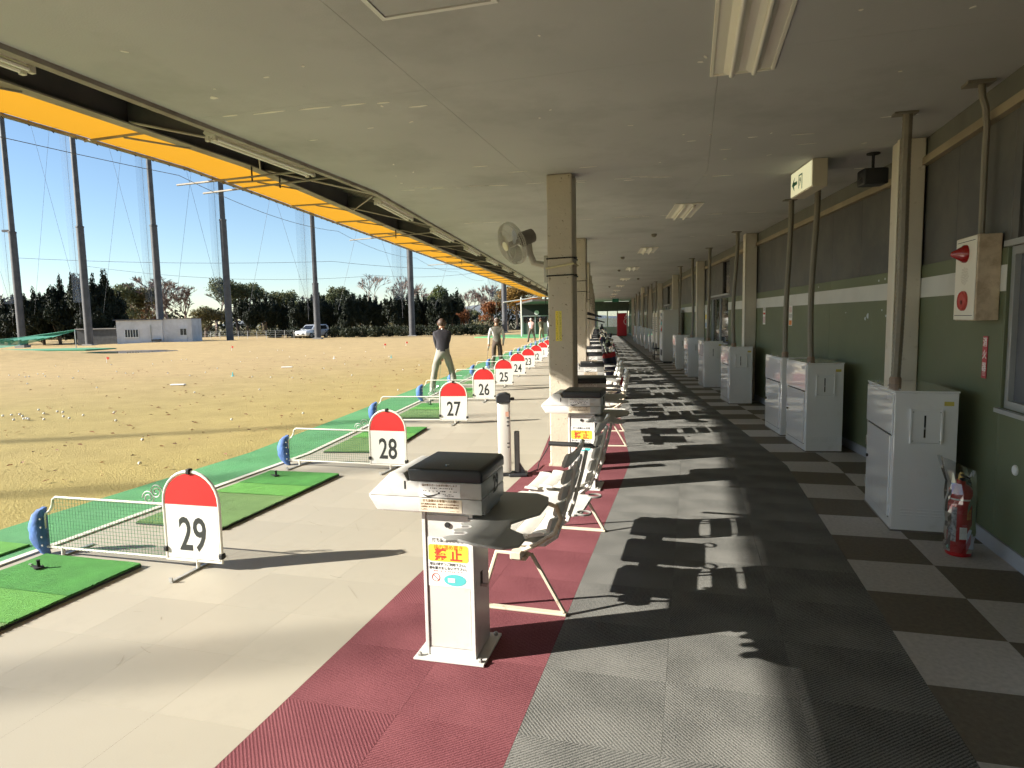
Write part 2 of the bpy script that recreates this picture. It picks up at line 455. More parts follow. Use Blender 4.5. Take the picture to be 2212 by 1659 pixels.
for i in range(60):
    g = 'A' if r_.random() < .5 else 'B'; s = r_.uniform(-5.4, -.6) if g == 'A' else r_.uniform(.5, 9); n = r_.uniform(-4.4, -2.75)
    L_ = r_.uniform(.03, .22); a = r_.uniform(0, 3.1); w_ = r_.uniform(.002, .007); c_ = r_.gauss(0, .03)
    pts = [(s + L_ * f * math.sin(a) + c_ * f * f, n + L_ * f * math.cos(a) - c_ * f * f) for f in (-.5, -.2, .2, .5)]
    for (s0, n0), (s1, n1) in zip(pts[:-1], pts[1:]):
        mb.add([W(g, s0 - w_ * .5, n0, .0012), W(g, s1 - w_ * .5, n1, .0012), W(g, s1 + w_ * .5, n1, .0012), W(g, s0 + w_ * .5, n0, .0012)], [(0, 1, 2, 3)])
tag(mb.build('floor_scuffs', mat('scuff', (.33, .30, .24), .8)), 'faint dark scuff marks on the cream bay floor', 'scuff marks', kind='stuff')
strip_floor('turf_strip', -6.32, -5.56, -0.06, 0.004, STRIPT, label='green artificial turf strip at the front of the bays')
strip_floor('edging_strip', -5.56, -5.5, -0.06, 0.012, WLINE, label='white edging strip between bays and turf')

# ------------------------------------------------------------------ range field
def fieldmat():
    m = bpy.data.materials.new('dry_lawn'); m.use_nodes = True
    nt = m.node_tree; nd = nt.nodes; L = nt.links; b = nd['Principled BSDF']
    b.inputs['Roughness'].default_value = 0.95; b.inputs['Specular IOR Level'].default_value = 0.1
    tc = nd.new('ShaderNodeTexCoord')
    def nz(sc_, det=5, ro=0.6):
        n = nd.new('ShaderNodeTexNoise'); n.inputs['Scale'].default_value = sc_; n.inputs['Detail'].default_value = det
        n.inputs['Roughness'].default_value = ro; L.new(tc.outputs['Object'], n.inputs['Vector']); return n
    # green near the bays, tan far out (the lawn itself changes)
    sx = nd.new('ShaderNodeSeparateXYZ'); L.new(tc.outputs['Object'], sx.inputs[0])
    dist = nd.new('ShaderNodeMath'); dist.operation = 'MULTIPLY_ADD'; L.new(sx.outputs['X'], dist.inputs[0])
    dist.inputs[1].default_value = -1.0; L.new(sx.outputs['Y'], dist.inputs[2])
    big = nz(0.12, 4); add = nd.new('ShaderNodeMath'); add.operation = 'MULTIPLY_ADD'; L.new(big.outputs[0], add.inputs[0])
    add.inputs[1].default_value = 22; L.new(dist.outputs[0], add.inputs[2])
    rp = nd.new('ShaderNodeMapRange'); rp.inputs[1].default_value = 20; rp.inputs[2].default_value = 46; L.new(add.outputs[0], rp.inputs[0])
    mx = nd.new('ShaderNodeMix'); mx.data_type = 'RGBA'; L.new(rp.outputs[0], mx.inputs[0])
    mx.inputs[6].default_value = (0.365, 0.30, 0.115, 1); mx.inputs[7].default_value = (0.44, 0.325, 0.165, 1)
    mid = nz(1.3, 6, 0.7); r2 = nd.new('ShaderNodeMapRange'); r2.inputs[1].default_value = 0.35; r2.inputs[2].default_value = 0.7
    r2.inputs[3].default_value = 0.87; r2.inputs[4].default_value = 1.08; L.new(mid.outputs[0], r2.inputs[0])
    fine = nz(38, 4, 0.7); r3 = nd.new('ShaderNodeMapRange'); r3.inputs[1].default_value = 0.3; r3.inputs[2].default_value = 0.7
    r3.inputs[3].default_value = 0.88; r3.inputs[4].default_value = 1.09; L.new(fine.outputs[0], r3.inputs[0])
    mu = nd.new('ShaderNodeMath'); mu.operation = 'MULTIPLY'; L.new(r2.outputs[0], mu.inputs[0]); L.new(r3.outputs[0], mu.inputs[1])
    hs = nd.new('ShaderNodeHueSaturation'); L.new(mu.outputs[0], hs.inputs['Value']); L.new(mx.outputs[2], hs.inputs['Color'])
    L.new(hs.outputs[0], b.inputs['Base Color'])
    bp = nd.new('ShaderNodeBump'); bp.inputs['Strength'].default_value = 0.7; bp.inputs['Distance'].default_value = 0.03
    L.new(fine.outputs[0], bp.inputs['Height']); L.new(bp.outputs[0], b.inputs['Normal'])
    return m
def fz(x, y):
    """ground height of the range"""
    p = Vector((x, y))
    n = (p - J).dot(N('B')); nA = (p - J).dot(N('A'))
    k = min(1.0, max(0.0, (-max(n, nA) - 6.5) / 10.0)) if True else 0
    h = noise.noise(Vector((x * 0.055, y * 0.055, 0.3))) * 0.28 + noise.noise(Vector((x * 0.16, y * 0.16, 4.0))) * 0.10
    h *= k
    # low mound in front of the pond and the hollow of the pond
    h += 0.45 * math.exp(-(((x + 30.0) / 5.0) ** 2 + ((y - 37.0) / 2.6) ** 2))
    e = ((x + 26.3) / 4.2) ** 2 + ((y - 45.0) / 3.4) ** 2
    h = h * (1 - math.exp(-e * .6)) - 0.14 * math.exp(-e)
    return h - 0.03
mb = MB()
xs = np.concatenate([np.linspace(-75, -12, 64), np.linspace(-11.5, 12, 40)])
ys = np.concatenate([np.linspace(-30, 4, 24), np.linspace(5, 95, 91)])
idx = {}
for i, x in enumerate(xs):
    for j, y in enumerate(ys):
        idx[i, j] = len(mb.v); mb.v.append((x, y, fz(x, y)))
for i in range(len(xs)-1):
    for j in range(len(ys)-1):
        cx, cy = (xs[i]+xs[i+1])/2, (ys[j]+ys[j+1])/2
        mb.f.append((idx[i, j], idx[i+1, j], idx[i+1, j+1], idx[i, j+1]))
struct(mb.build('range_lawn', fieldmat(), smooth=True, fixn=False), 'dry tan and yellow lawn of the driving range')
mb = MB(); mb.add([(-900, -600, -0.35), (900, -600, -0.35), (900, 2400, -0.35), (-900, 2400, -0.35)], [(0, 1, 2, 3)])
struct(mb.build('ground', mat('rough_ground', (0.13, 0.115, 0.06), 0.95, var=0.3, vscale=0.2), fixn=False), 'rough ground beyond the range')
mb = MB(); mb.add([(5, -40, -0.1), (60, -40, -0.1), (60, 120, -0.1), (12, 120, -0.1)], [(0, 1, 2, 3)])
struct(mb.build('car_park', mat('asphalt', (0.055, 0.056, 0.06), 0.9, var=0.2, vscale=3), fixn=False), 'asphalt car park behind the building')

# ------------------------------------------------------------------ building: ceiling, roof, wall, pillars
CZ = 3.10
def wing_empty(name, g, label, cat): return tag(empty(name, W(g, 0, 0), -HD[g]), label, cat)
def lc(g, poly):            # (s,n) polygon clipped at the joint, as local (x=n, y=s)
    return [(n, s) for s, n in clip(poly, g)]
ceil = struct(empty('ceiling', (0, 0, 0)), 'flat grey painted ceiling over the walkway and bays')
for g in 'AB':
    rows = range(-9, 2) if g == 'A' else range(-1, 20)
    for i in rows:
        for c in range(3):
            a = -4.5 + c * 1.83; b = a + 1.83; s0 = i * 2.73 + (-0.45 if g == 'A' else 0.3); s1 = s0 + 2.73
            q = clip([(s0+.0012, a+.0012), (s0+.0012, b-.0012), (s1-.0012, b-.0012), (s1-.0012, a+.0012)], g)
            if len(q) < 3: continue
            ps = [W(g, s, n) for s, n in q]
            o = MB().prism([(p.x, p.y) for p in ps], CZ, CZ + 0.02, 'z').build('ceiling_panel', CONC, ceil)
for g in 'AB':
    rg = (-26, 3) if g == 'A' else (-3, 56)
    q = [W(g, s, n) for s, n in clip([(rg[0], -4.5), (rg[0], 1.1), (rg[1], 1.1), (rg[1], -4.5)], g)]
    MB().prism([(p.x, p.y) for p in q], CZ + 0.022, CZ + 0.2, 'z').build('ceiling_slab', CONC, ceil)
# flakes of peeling paint, mostly along the panel joints
mb = MB(); rp_ = random.Random(11)
def flake(g, s, n, L_, w, ang):
    k = 9; pts = []
    for j in range(k):
        q = 2 * math.pi * j / k; r1 = rp_.uniform(0.55, 1.0)
        x, y = math.cos(q) * L_ / 2 * r1, math.sin(q) * w / 2 * r1
        pts.append(W(g, s + x * math.sin(ang) + y * math.cos(ang), n + x * math.cos(ang) - y * math.sin(ang)))
    mb.prism([(p.x, p.y) for p in pts], CZ - 0.0025, CZ + 0.001, 'z')
for s, n, L_, w in [(-3.15, -4.2, .16, .03), (-3.12, -3.9, .3, .035), (-3.1, -3.55, .34, .045), (-3.08, -3.25, .25, .03), (-3.05, -3.05, .12, .03), (-3.5, -4.05, .07, .06),
                    (-3.7, -3.5, .05, .03), (-2.4, -4.0, .1, .025), (-2.55, -3.4, .08, .02), (-2.9, -2.85, .16, .035), (-1.3, -1.0, .12, .02), (-1.25, -.5, .1, .03), (-1.2, -.1, .2, .02),
                    (-1.5, .55, .3, .035), (-1.45, -.85, .04, .03), (-3.1, -.95, .05, .04), (-.9, -.7, .12, .02), (-.85, .0, .22, .02), (-.7, -2.7, .25, .02), (-.65, -2.0, .2, .02), (-1.05, -3.0, .2, .02)]:
    flake('A', s, n, L_, w, 0.03)
for i in range(60):
    g = 'B'; s = rp_.choice([0.3, 3.03, 5.76, 8.49]) + rp_.gauss(0, .05); n = rp_.uniform(-4.3, .8)
    flake(g, s, n, rp_.uniform(.04, .3), rp_.uniform(.01, .03), rp_.gauss(0, .05))
for i in range(26):
    flake('A', rp_.uniform(-4.5, -.5), rp_.uniform(-4.3, .6), rp_.uniform(.02, .07), rp_.uniform(.012, .03), rp_.uniform(0, 3))
o = mb.build('peeling_paint', FLAKE, ceil); o['kind'] = 'stuff'

# eaves: ceiling trim, sloping metal deck, rafters, outer beam
for g in 'AB':
    s0, s1 = (-26, -4.5 * TJ) if g == 'A' else (4.5 * TJ, 50)
    rf = wing_empty('eaves_canopy', g, 'dark sloping metal eaves over the near bays' if g == 'A' else 'dark sloping metal eaves along the far bays', 'canopy')
    MB().prism(lc(g, [(s0, -4.56), (s0, -4.5), (s1 + (0.3 if g == 'A' else 0), -4.5), (s1 + (0.3 if g == 'A' else 0), -4.56)]), CZ - 0.03, CZ + 0.19, 'z').build('edge_trim', FLANGE, rf)
    # corrugated deck: ribs run out towards the field, climbing
    m1 = MB(); pitch = 0.25
    a, b = (-26, 0.0) if g == 'A' else (0.0, 50)
    prof = []
    t = a
    while t < b:
        prof += [(t, 0.0), (t + 0.09, 0.0), (t + 0.125, 0.05), (t + 0.215, 0.05)]; t += pitch
    vs = []; fs = []
    def dz(n): return 3.24 + (-4.5 - n) * 0.31
    for (t, h) in prof:
        for n in (-4.5, -6.2):
            tt = min(t, sj('A', n)) if g == 'A' else max(t, sj('B', n))
            vs.append((n, tt, dz(n) + h))
    for i in range(len(prof) - 1): fs.append((2*i, 2*i+1, 2*i+3, 2*i+2))
    o = m1.add(vs, fs).build('roof_deck', DECK, rf)
    md = o.modifiers.new('thick', 'SOLIDIFY'); md.thickness = 0.02; md.offset = 1
    # outer I-beam with pale bottom flange
    e0, e1 = (-26, -6.1 * TJ) if g == 'A' else (6.1 * TJ, 50)
    MB().box(-6.13, -6.08, e0, e1, 3.492, 3.83).build('outer_beam', STEEL, rf)
    MB().box(-6.17, -6.04, e0, e1, 3.475, 3.49).build('beam_flange', FLANGE, rf)
    st = [-24 + 2.73 * k for k in range(9)] + [-0.35] if g == 'A' else [0.75 + 2.75 * k for k in range(18)]
    for s in st:
        z0, z1 = 3.02, 4.62
        if s > -0.5 and g == 'A': continue
        MB().prism([(-4.57, 3.135), (-6.07, 3.515), (-6.07, 3.70), (-4.57, 3.235)], s - 0.025, s + 0.025, 'y').build('rafter', STEEL, rf)
        MB().prism([(-4.57, 3.12), (-6.035, 3.492), (-6.035, 3.504), (-4.57, 3.132)], s - 0.05, s + 0.05, 'y').build('rafter_flange', FLANGE, rf)
    # diagonal tie rods between rafters
    for i in range(len(st) - 1):
        if i % 2 == 0 and st[i+1] < 40 and st[i] > -8:
            MB().tube([(-4.7, st[i], 3.13), (-6.0, st[i+1], 3.45)], 0.009, 5).build('tie_rod', FLANGE, rf)
    # yellow awning on a tube frame
    aw = wing_empty('yellow_awning', g, 'yellow cloth awning along the near end of the roof edge' if g == 'A' else 'yellow cloth awning receding along the far roof edge', 'awning')
    r0, r1 = (-26, -6.92 * TJ) if g == 'A' else (6.92 * TJ, 50)
    AWN = MATS.get('awning_cloth')
    if AWN is None:
        AWN = bpy.data.materials.new('awning_cloth'); AWN.use_nodes = True; MATS['awning_cloth'] = AWN
        nt = AWN.node_tree; bs = nt.nodes['Principled BSDF']; bs.inputs['Base Color'].default_value = (0.55, 0.28, 0.02, 1); bs.inputs['Roughness'].default_value = 0.6
        tr = nt.nodes.new('ShaderNodeBsdfTranslucent'); tr.inputs[0].default_value = (0.66, 0.315, 0.02, 1)
        ms = nt.nodes.new('ShaderNodeMixShader'); ms.inputs[0].default_value = 0.6
        nt.links.new(bs.outputs[0], ms.inputs[1]); nt.links.new(tr.outputs[0], ms.inputs[2]); nt.links.new(ms.outputs[0], nt.nodes['Material Output'].inputs[0])
    NS = 60; vs = []; fs = []
    for i in range(NS + 1):
        t = i / NS
        for j, n in enumerate((-6.12, -6.36, -6.64, -6.90)):
            ss = (-26 + (sj('A', n) + 26) * t) if g == 'A' else (sj('B', n) + (50 - sj('B', n)) * t)
            sag = 0.012 * math.sin(math.pi * j / 3) * (0.6 + 0.4 * math.sin(i * 1.7))
            vs.append((n, ss, 3.525 - 0.003 * j - sag))
    for i in range(NS):
        for j in range(3): fs.append((4*i+j, 4*i+j+1, 4*i+j+5, 4*i+j+4))
    MB().add(vs, fs).build('cloth', AWN, aw, smooth=True)
    MB().tube([(-6.92, r0, 3.50), (-6.92, r1, 3.50)], 0.02, 6).build('edge_tube', FLANGE, aw)
    kk = [-23.5 + 1.8 * k for k in range(13)] if g == 'A' else [1.2 + 1.8 * k for k in range(27)]
    for s in kk:
        MB().tube([(-6.14, s, 3.49), (-6.91, s, 3.478)], 0.014, 6).build('cross_bar', FLANGE, aw)
        if abs(s) < 20:
            MB().tube([(-6.42, s, 3.47), (-6.12, s + 0.55, 3.47)], 0.011, 5).build('brace', FLANGE, aw)
    mt = MB()
    t = r0
    while t < min(r1, 30):
        if t > -12: mt.tube([(-6.89, t, 3.53), (-6.95, t + .015, 3.50), (-6.90, t, 3.47)], 0.006, 4)
        t += 0.24
    o = mt.build('lacing', BLACK, aw); o['kind'] = 'stuff'

# long rods pushed out past the awning
def rod(g, a, b, label):
    pa, pb = W(g, *a), W(g, *b)
    o = tag(empty('drop_rod', pa), label, 'rod', 'rods hung under the awning')
    dv = pb - pa
    MB().tube([(0, 0, 0), tuple(dv * 0.7), tuple(dv)], 0.013, 6).build('pole', FLANGE, o)
    MB().tube([tuple(dv * .55 + Vector((0, 0, .12))), tuple(dv * .55 - Vector((0, 0, .05)))], 0.010, 5).build('hook', BLACK, o)
rod('B', (0.65, -7.2, 3.36), (0.15, -5.1, 3.34), 'upper rod sticking out past the awning edge')
rod('B', (1.2, -7.2, 3.36), (0.5, -4.87, 3.34), 'lower rod sticking out past the awning edge')
rod('B', (6.5, -7.24, 3.36), (5.6, -5.1, 3.34), 'thin rod sticking out past the awning beside the fan')
rod('B', (13.2, -7.3, 3.36), (12.2, -5.1, 3.34), 'far thin rod sticking out below the awning above the trees')

# wall
def wall_run(root, g, s0, s1, z0, z1, n0, n1, m, name, step=1.82, opens=()):
    cuts = [s0]; t = s0
    while t < s1 - 1e-6:
        t = min(t + step, s1); cuts.append(t)
    for a, b, _, _ in opens: cuts += [a, b]
    cuts = sorted(set(round(c, 4) for c in cuts if s0 <= c <= s1))
    for a, b in zip(cuts[:-1], cuts[1:]):
        if b - a < 0.02: continue
        zs = [(z0, z1)]
        for oa, ob, oz0, oz1 in opens:
            if a >= oa - 1e-4 and b <= ob + 1e-4:
                nz = []
                for p, q in zs:
                    if oz0 > p: nz.append((p, min(q, oz0)))
                    if oz1 < q: nz.append((max(p, oz1), q))
                zs = [w for w in nz if w[1] - w[0] > 0.01]
        for p, q in zs:
            MB().box(n0, n1, a + .0015, b - .0015, p, q).build(name, m, root, bevel=0.002)
WN = 0.97
for g in 'AB':
    s0, s1 = (-26, WN * TJ) if g == 'A' else (-WN * TJ, 56)
    ops = [(-3.9, -2.36, 0.96, 2.0)] if g == 'A' else [(8.3, 10.6, 0.9, 2.06), (20.5, 22.5, 0.9, 2.06), (30, 33, .9, 2.06), (40, 46, .9, 2.06)]
    wl = wing_empty('back_wall', g, 'green panelled back wall by the nearest cabinet with the fire alarm' if g == 'A' else 'long green back wall running away behind the cabinets', 'wall')
    wall_run(wl, g, s0, s1, 0.0, 2.0, WN, WN + 0.1, GREENW, 'wall_panel', 1.82, ops)
    wall_run(wl, g, s0, s1, 1.72, 1.89, WN - 0.004, WN - 0.0005, STRIPE, 'white_stripe', 3.64, ops)
    up = [] if g == 'A' else [(8.3, 9.1, 2.08, 2.86), (20.5, 21.5, 2.08, 2.86)]
    wall_run(wl, g, s0, s1, 2.0, 2.86, WN + 0.015, WN + 0.1, UPPERW, 'upper_panel', 0.91, up)
    MB().box(WN - 0.035, WN + 0.1, s0, s1, 2.862, 2.925).build('timber_rail', RAILM, wl)
    MB().box(WN + 0.006, WN + 0.1, s0, s1, 2.927, CZ - .001).build('fascia', FASCIA, wl)
    MB().box(WN - 0.015, WN - 0.0005, s0, s1, 0.001, 0.10).build('baseboard', SKIRT, wl)
    for k, (a, b, z0, z1) in enumerate(ops):
        w = empty('window', (0, 0, 0)); w.parent = wl
        fr = MB()
        for (p, q, zz0, zz1) in ((a, b, z1 - .05, z1), (a, b, z0, z0 + .05), (a, a + .05, z0 + .05, z1 - .05), (b - .05, b, z0 + .05, z1 - .05), ((a+b)/2 - .02, (a+b)/2 + .02, z0 + .05, z1 - .05)):
            fr.box(WN + 0.02, WN + 0.08, p, q, zz0, zz1)
        fr.build('frame', ALU, w)
        MB().box(WN - 0.03, WN + 0.09, a - .02, b + .02, z0 - .03, z0 - .002).build('sill', ALU, w)
        MB().box(WN - 0.02, WN + 0.03, a - .02, b + .02, z1 + .002, z1 + .04).build('head_rail', ALU, w)
        mid = (a + b) / 2
        MB().box(WN + 0.045, WN + 0.05, a + .05, mid - .02, z0 + .05, z1 - .05).build('pane', GLASS, w)
        if g == 'A':   # a dark sheet stands in for the dark recess next to the alarm
            MB().box(WN + 0.052, WN + 0.06, mid + .02, b - .05, z0 + .05, z1 - .05).build('recess_sheet', mat('blue_grey_recess', (0.085, 0.09, 0.105), 0.45, var=0.15), w)
        else:
            MB().box(WN + 0.052, WN + 0.057, mid + .02, b - .05, z0 + .05, z1 - .05).build('pane', GLASS, w)
    for (a, b, z0, z1) in up:
        w = empty('window', (0, 0, 0)); w.parent = wl
        MB().box(WN + 0.06, WN + 0.065, a, b, z0, z1).build('pane', DGLASS, w)
        MB().box(WN + 0.02, WN + 0.09, a - .03, a, z0, z1).build('frame', FASCIA, w)
        MB().box(WN + 0.066, WN + 0.09, a + .01, b - .01, z0, z1).build('backing', mat('black_backing', (0.02, 0.02, 0.02), 0.8), w)  # black sheet right behind the pane
    if g == 'A':
        MB().box(WN + 0.002, WN + 0.014, -6.0, -2.5, 2.02, 2.84).build('dark_window', mat('dark_panel', (0.022, 0.02, 0.017), 0.6), wl)  # black sheet stands in for the darkness of the upper window
        MB().box(WN - 0.01, WN + 0.014, -2.5, -2.44, 2.0, 2.86).build('mullion', UPPERW, wl)
# end wall of the hall
ew = wing_empty('end_wall', 'B', 'dark wall with bright windows closing the far end of the hall', 'wall')
MB().box(-3.0, 1.0, 56.0, 56.2, 2.2, CZ).build('upper_panel', UPPERW, ew)
MB().box(-3.0, 1.0, 56.0, 56.2, 0, 0.7).build('lower_panel', CREAM, ew)
for k in range(5):
    MB().box(-3.0 + k * .95, -2.9 + k * .95, 55.98, 56.18, 0.7, 2.2).build('mullion', CREAM, ew)
for k in range(4):
    MB().box(-2.9 + k * .95, -2.05 + k * .95, 56.08, 56.09, 0.7, 2.2).build('pane', GLASS, ew)

# pillars: square steel posts between bays and walkway
def pillar(g, s, n, label, w=0.27, first=False):
    t = thing('pillar', label, 'pillar', g, s, n, group='pillars along the bays')
    MB().box(-w/2, w/2, -w/2, w/2, 0.0, CZ - 0.001).build('post', PILLAR, t, bevel=0.016, bseg=2)
    MB().box(-w/2 - .012, w/2 + .012, -w/2 - .012, w/2 + .012, 0.0, 0.02).build('base_plate', PILLAR, t)
    return t
p1 = pillar('A', -0.33, -2.33, 'big cream steel pillar with the fan and yellow stickers')
for z in (2.23, 2.05):
    MB().tube([(-.142, -.142, z), (.142, -.142, z + .006), (.142, .142, z), (-.142, .142, z)], 0.007, 6, closed=True).build('clamp_wire', BLACK, p1)
MB().tube([(-.145, -.145, 2.13), (0, -.146, 2.15), (.145, -.145, 2.17), (.146, .145, 2.17), (-.146, .145, 2.13)], 0.010, 6, closed=True).build('strap', mat('cream_strap', (.62, .56, .32), .6), p1)
for z in (2.23, 2.05): MB().lathe([(0.012, 0), (0.012, .03)], 8, (.15, -.12, z), 'x').build('bolt', BLACK, p1)
for k, (x, m) in enumerate(((-.055, YELLOWP), (-.02, mat('yellow_sticker_pale', (.72, .62, .12), .5)))):
    st = MB().box(x, x + .032, -.1362, -.1356, 1.36, 1.68).build('sticker', m, p1)
    mk = MB(); rr = random.Random(k)
    for i in range(19):
        z = 1.665 - i * .0158
        for _ in range(4):
            xx = x + .006 + rr.random() * .016; zz = z - rr.random() * .010
            mk.box(xx, xx + rr.uniform(.002, .008), -.1368, -.1363, zz - .0012, zz + .0012)
    mk.build('print', INK, st)
ords = ['second', 'third', 'fourth', 'fifth', 'sixth', 'seventh', 'eighth', 'ninth', 'tenth']
for i in range(8):
    t = pillar('B', 5.55 + 5.5 * i, -2.33, 'cream steel pillar, %s of the row counted from the fan' % ords[i])
    for z in (2.1, 2.3): MB().tube([(-.14, -.14, z), (.14, -.14, z), (.14, .14, z), (-.14, .14, z)], 0.006, 5, closed=True).build('clamp_wire', BLACK, t)
    MB().tube([(.15, -.1, 1.9), (.15, -.1, CZ - .01)], .01, 6).build('conduit', CONDUIT, t)
def wall_pillar(g, s, label):
    t = thing('wall_pillar', label, 'pillar', g, s, 0.86, group='pillars against the back wall')
    MB().box(-.10, .104, -.12, .12, 0, CZ - .001).build('post', WPILLAR, t, bevel=0.008)
    MB().box(-.108, -.1005, -.125, -.06, 0, CZ - .001).build('lit_edge', mat('lit_edge_cream', (.7, .66, .56), .5), t)  # paler strip paints the bounce light on the field-side edge
wall_pillar('A', -0.62, 'pale wall pillar behind the nearest cabinet hose')
for i, s in enumerate((5.75, 11.7, 17.6, 23.5, 29.4, 35.3, 41.2, 47.0)):
    wall_pillar('B', s, 'pale pillar against the back wall, %s from the camera' % ords[i])

# ------------------------------------------------------------------ bay dividers: net, number sign, blue pad
def arc_sign(w, h, r, k=14, inset=0.0):
    """outline of a round-topped sign, x from -w to 0"""
    pts = [(-w + inset, inset), (-inset, inset)]
    cx, cz, rr = -w / 2, h - r, w / 2 - inset
    for i in range(k + 1):
        q = math.pi * i / k; pts.append((cx + rr * math.cos(q), cz + (r - inset) * math.sin(q)))
    return pts
def make_divider():
    t = tag(empty('bay_divider', (0, 0, 0)), 'x', 'divider', 'dividers between the bays')
    z0 = 0.055
    up = [(x, z + z0) for x, z in arc_sign(0.43, 0.60, 0.21)]
    # white board and red cap
    split = 0.375 + z0
    pl = [(x, z + z0) for x, z in arc_sign(0.43, 0.60, 0.21, inset=0.014)]
    low = [pl[0], pl[1], (-0.014, split), (-0.416, split)]
    top = [(-0.416, split + .0005), (-0.014, split + .0005)] + [p for p in pl[2:] if p[1] > split]
    bd = MB().prism(low, -0.005, 0.005).build('board', SIGNW, t)
    MB().prism(top, -0.0055, 0.0055).build('red_cap', SIGNRED, t)
    MB().tube([(x, 0, z) for x, z in up], 0.0105, 8, closed=True).build('sign_frame', TUBEW, t, smooth=True)
    for x, z in ((-.215, .655), (-.43, .125), (0, .1)):
        MB().box(x - .016, x + .016, -.02, .02, z - .018, z + .018).build('clamp', BLACK, t, bevel=.006)
    # net frame with the step down to the pad
    fr = [(-.44, 0, .06), (-1.0, 0, .06), (-1.46, 0, .06), (-1.465, 0, .18), (-1.462, 0, .27), (-1.45, 0, .30), (-1.41, 0, .325), (-1.385, 0, .36), (-1.375, 0, .405), (-1.35, 0, .425), (-1.0, 0, .425), (-.44, 0, .425)]
    MB().tube(fr, 0.0085, 8).build('net_frame', TUBEW, t, smooth=True)
    nt_ = MB(); st = 0.026
    x = -.455
    while x > -1.455:
        zt = .42 if x > -1.37 else .31
        nt_.box(x - .0009, x + .0009, -.0009, .0009, .065, zt); x -= st
    z = .075
    while z < .42:
        xl = -1.37 if z > .31 else -1.455
        nt_.box(xl, -.445, -.0009, .0009, z - .0009, z + .0009); z += st
    o = nt_.build('net', NETM, t, fixn=False); o['kind'] = 'stuff'
    # cord lashing along the bars
    la = MB()
    for a, b, zz in ((-.46, -1.34, .425), (-.46, -1.45, .06)):
        k = int(abs(b - a) / .03)
        for i in range(k):
            xx = a + (b - a) * i / k
            la.tube([(xx, -.0105, zz), (xx - .012, 0, zz + .0105), (xx - .02, .0105, zz), (xx - .01, 0, zz - .0105)], .0018, 3, closed=True)
    o = la.build('lashing', mat('pale_cord', (.7, .7, .62), .8), t, fixn=False); o['kind'] = 'stuff'
    # blue padded cover, half round and wrinkled
    vs = []; fs = []; ku, kv = 15, 10
    for i in range(ku + 1):
        a = math.pi * i / ku
        for j in range(kv):
            q = 2 * math.pi * j / kv
            rx = 0.15; rz = 0.165
            bul = 0.05 * (0.35 + 0.65 * math.sin(a))
            wv = 1 + 0.10 * noise.noise(Vector((i * .9, j * 1.1, 2.2)))
            x = -1.462 - (rx * math.sin(a) * (0.04 + 0.96 * (0.5 + 0.5 * math.cos(q)))) * wv + .012
            zc = .175 + rz * math.cos(a) * (1.0 + 0.04 * math.cos(q))
            vs.append((x, bul * math.sin(q) * wv, zc + .012 * noise.noise(Vector((i * .7, j, 0)))))
    for i in range(ku):
        for j in range(kv): fs.append((i*kv+j, i*kv+(j+1) % kv, (i+1)*kv+(j+1) % kv, (i+1)*kv+j))
    fs.append(tuple(range(kv))); fs.append(tuple(ku*kv+j for j in range(kv)))
    MB().add(vs, fs).build('pad', BLUEF, t, smooth=True)
    for z in (.08, .14, .21, .27):
        MB().lathe([(.007, 0), (.007, .006)], 8, (-1.462, -.038, z), 'y').build('eyelet', GALV, t)
    # feet
    for x in (-.19, -1.32):
        MB().box(x - .012, x + .012, -.24, .24, .001, .012).build('foot_bar', GALV, t)
        MB().tube([(x, 0, .01), (x, 0, .065)], .012, 8).build('foot_post', TUBEW, t)
        MB().box(x - .012, x + .012, -.245, -.235, .012, .035).build('foot_lip', GALV, t)
    # wire scrolls by the sign: a rest for clubs
    for cx, cz, sg in ((-.50, .50, 1), (-.565, .455, -1)):
        pts = []
        for i in range(26):
            q = i / 25 * 3.6 * math.pi; r = 0.052 * (1 - i / 32)
            pts.append((cx + sg * r * math.cos(q), .015, cz + r * math.sin(q)))
        MB().tube(pts, .004, 5).build('scroll_rest', GALV, t, smooth=True)
    return t
div0 = make_divider()
bays = [(29, 'A', -3.84), (28, 'A', -0.98)] + [(27 - k, 'B', 2.72 + 2.75 * k) for k in range(17)]
wd = ['first', 'second', 'third', 'fourth', 'fifth', 'sixth', 'seventh', 'eighth', 'ninth', 'tenth', 'eleventh', 'twelfth', 'thirteenth', 'fourteenth', 'fifteenth', 'sixteenth',
      'seventeenth', 'eighteenth', 'nineteenth', 'twentieth', 'twenty-first', 'twenty-second']
dvs = [div0] + [copy_tree(div0) for _ in bays[1:]]
for i, (num, g, s) in enumerate(bays):
    n = -3.93 if i < 2 else -4.0
    lab = 'net bay divider with red topped number %d sign, %s from the camera' % (num, wd[i])
    t = dvs[i]
    t.location = W(g, s, n); t.rotation_euler = (rng.gauss(0, .012), 0, -HD[g] + rng.gauss(0, .02)); t['label'] = lab
    bd = [c for c in KIDS[t] if c.name.startswith('board')][0]
    text('number', str(num), 0.315, INK, bd, (-.213, -.0056, .222), sx=.70, bold=.0045)

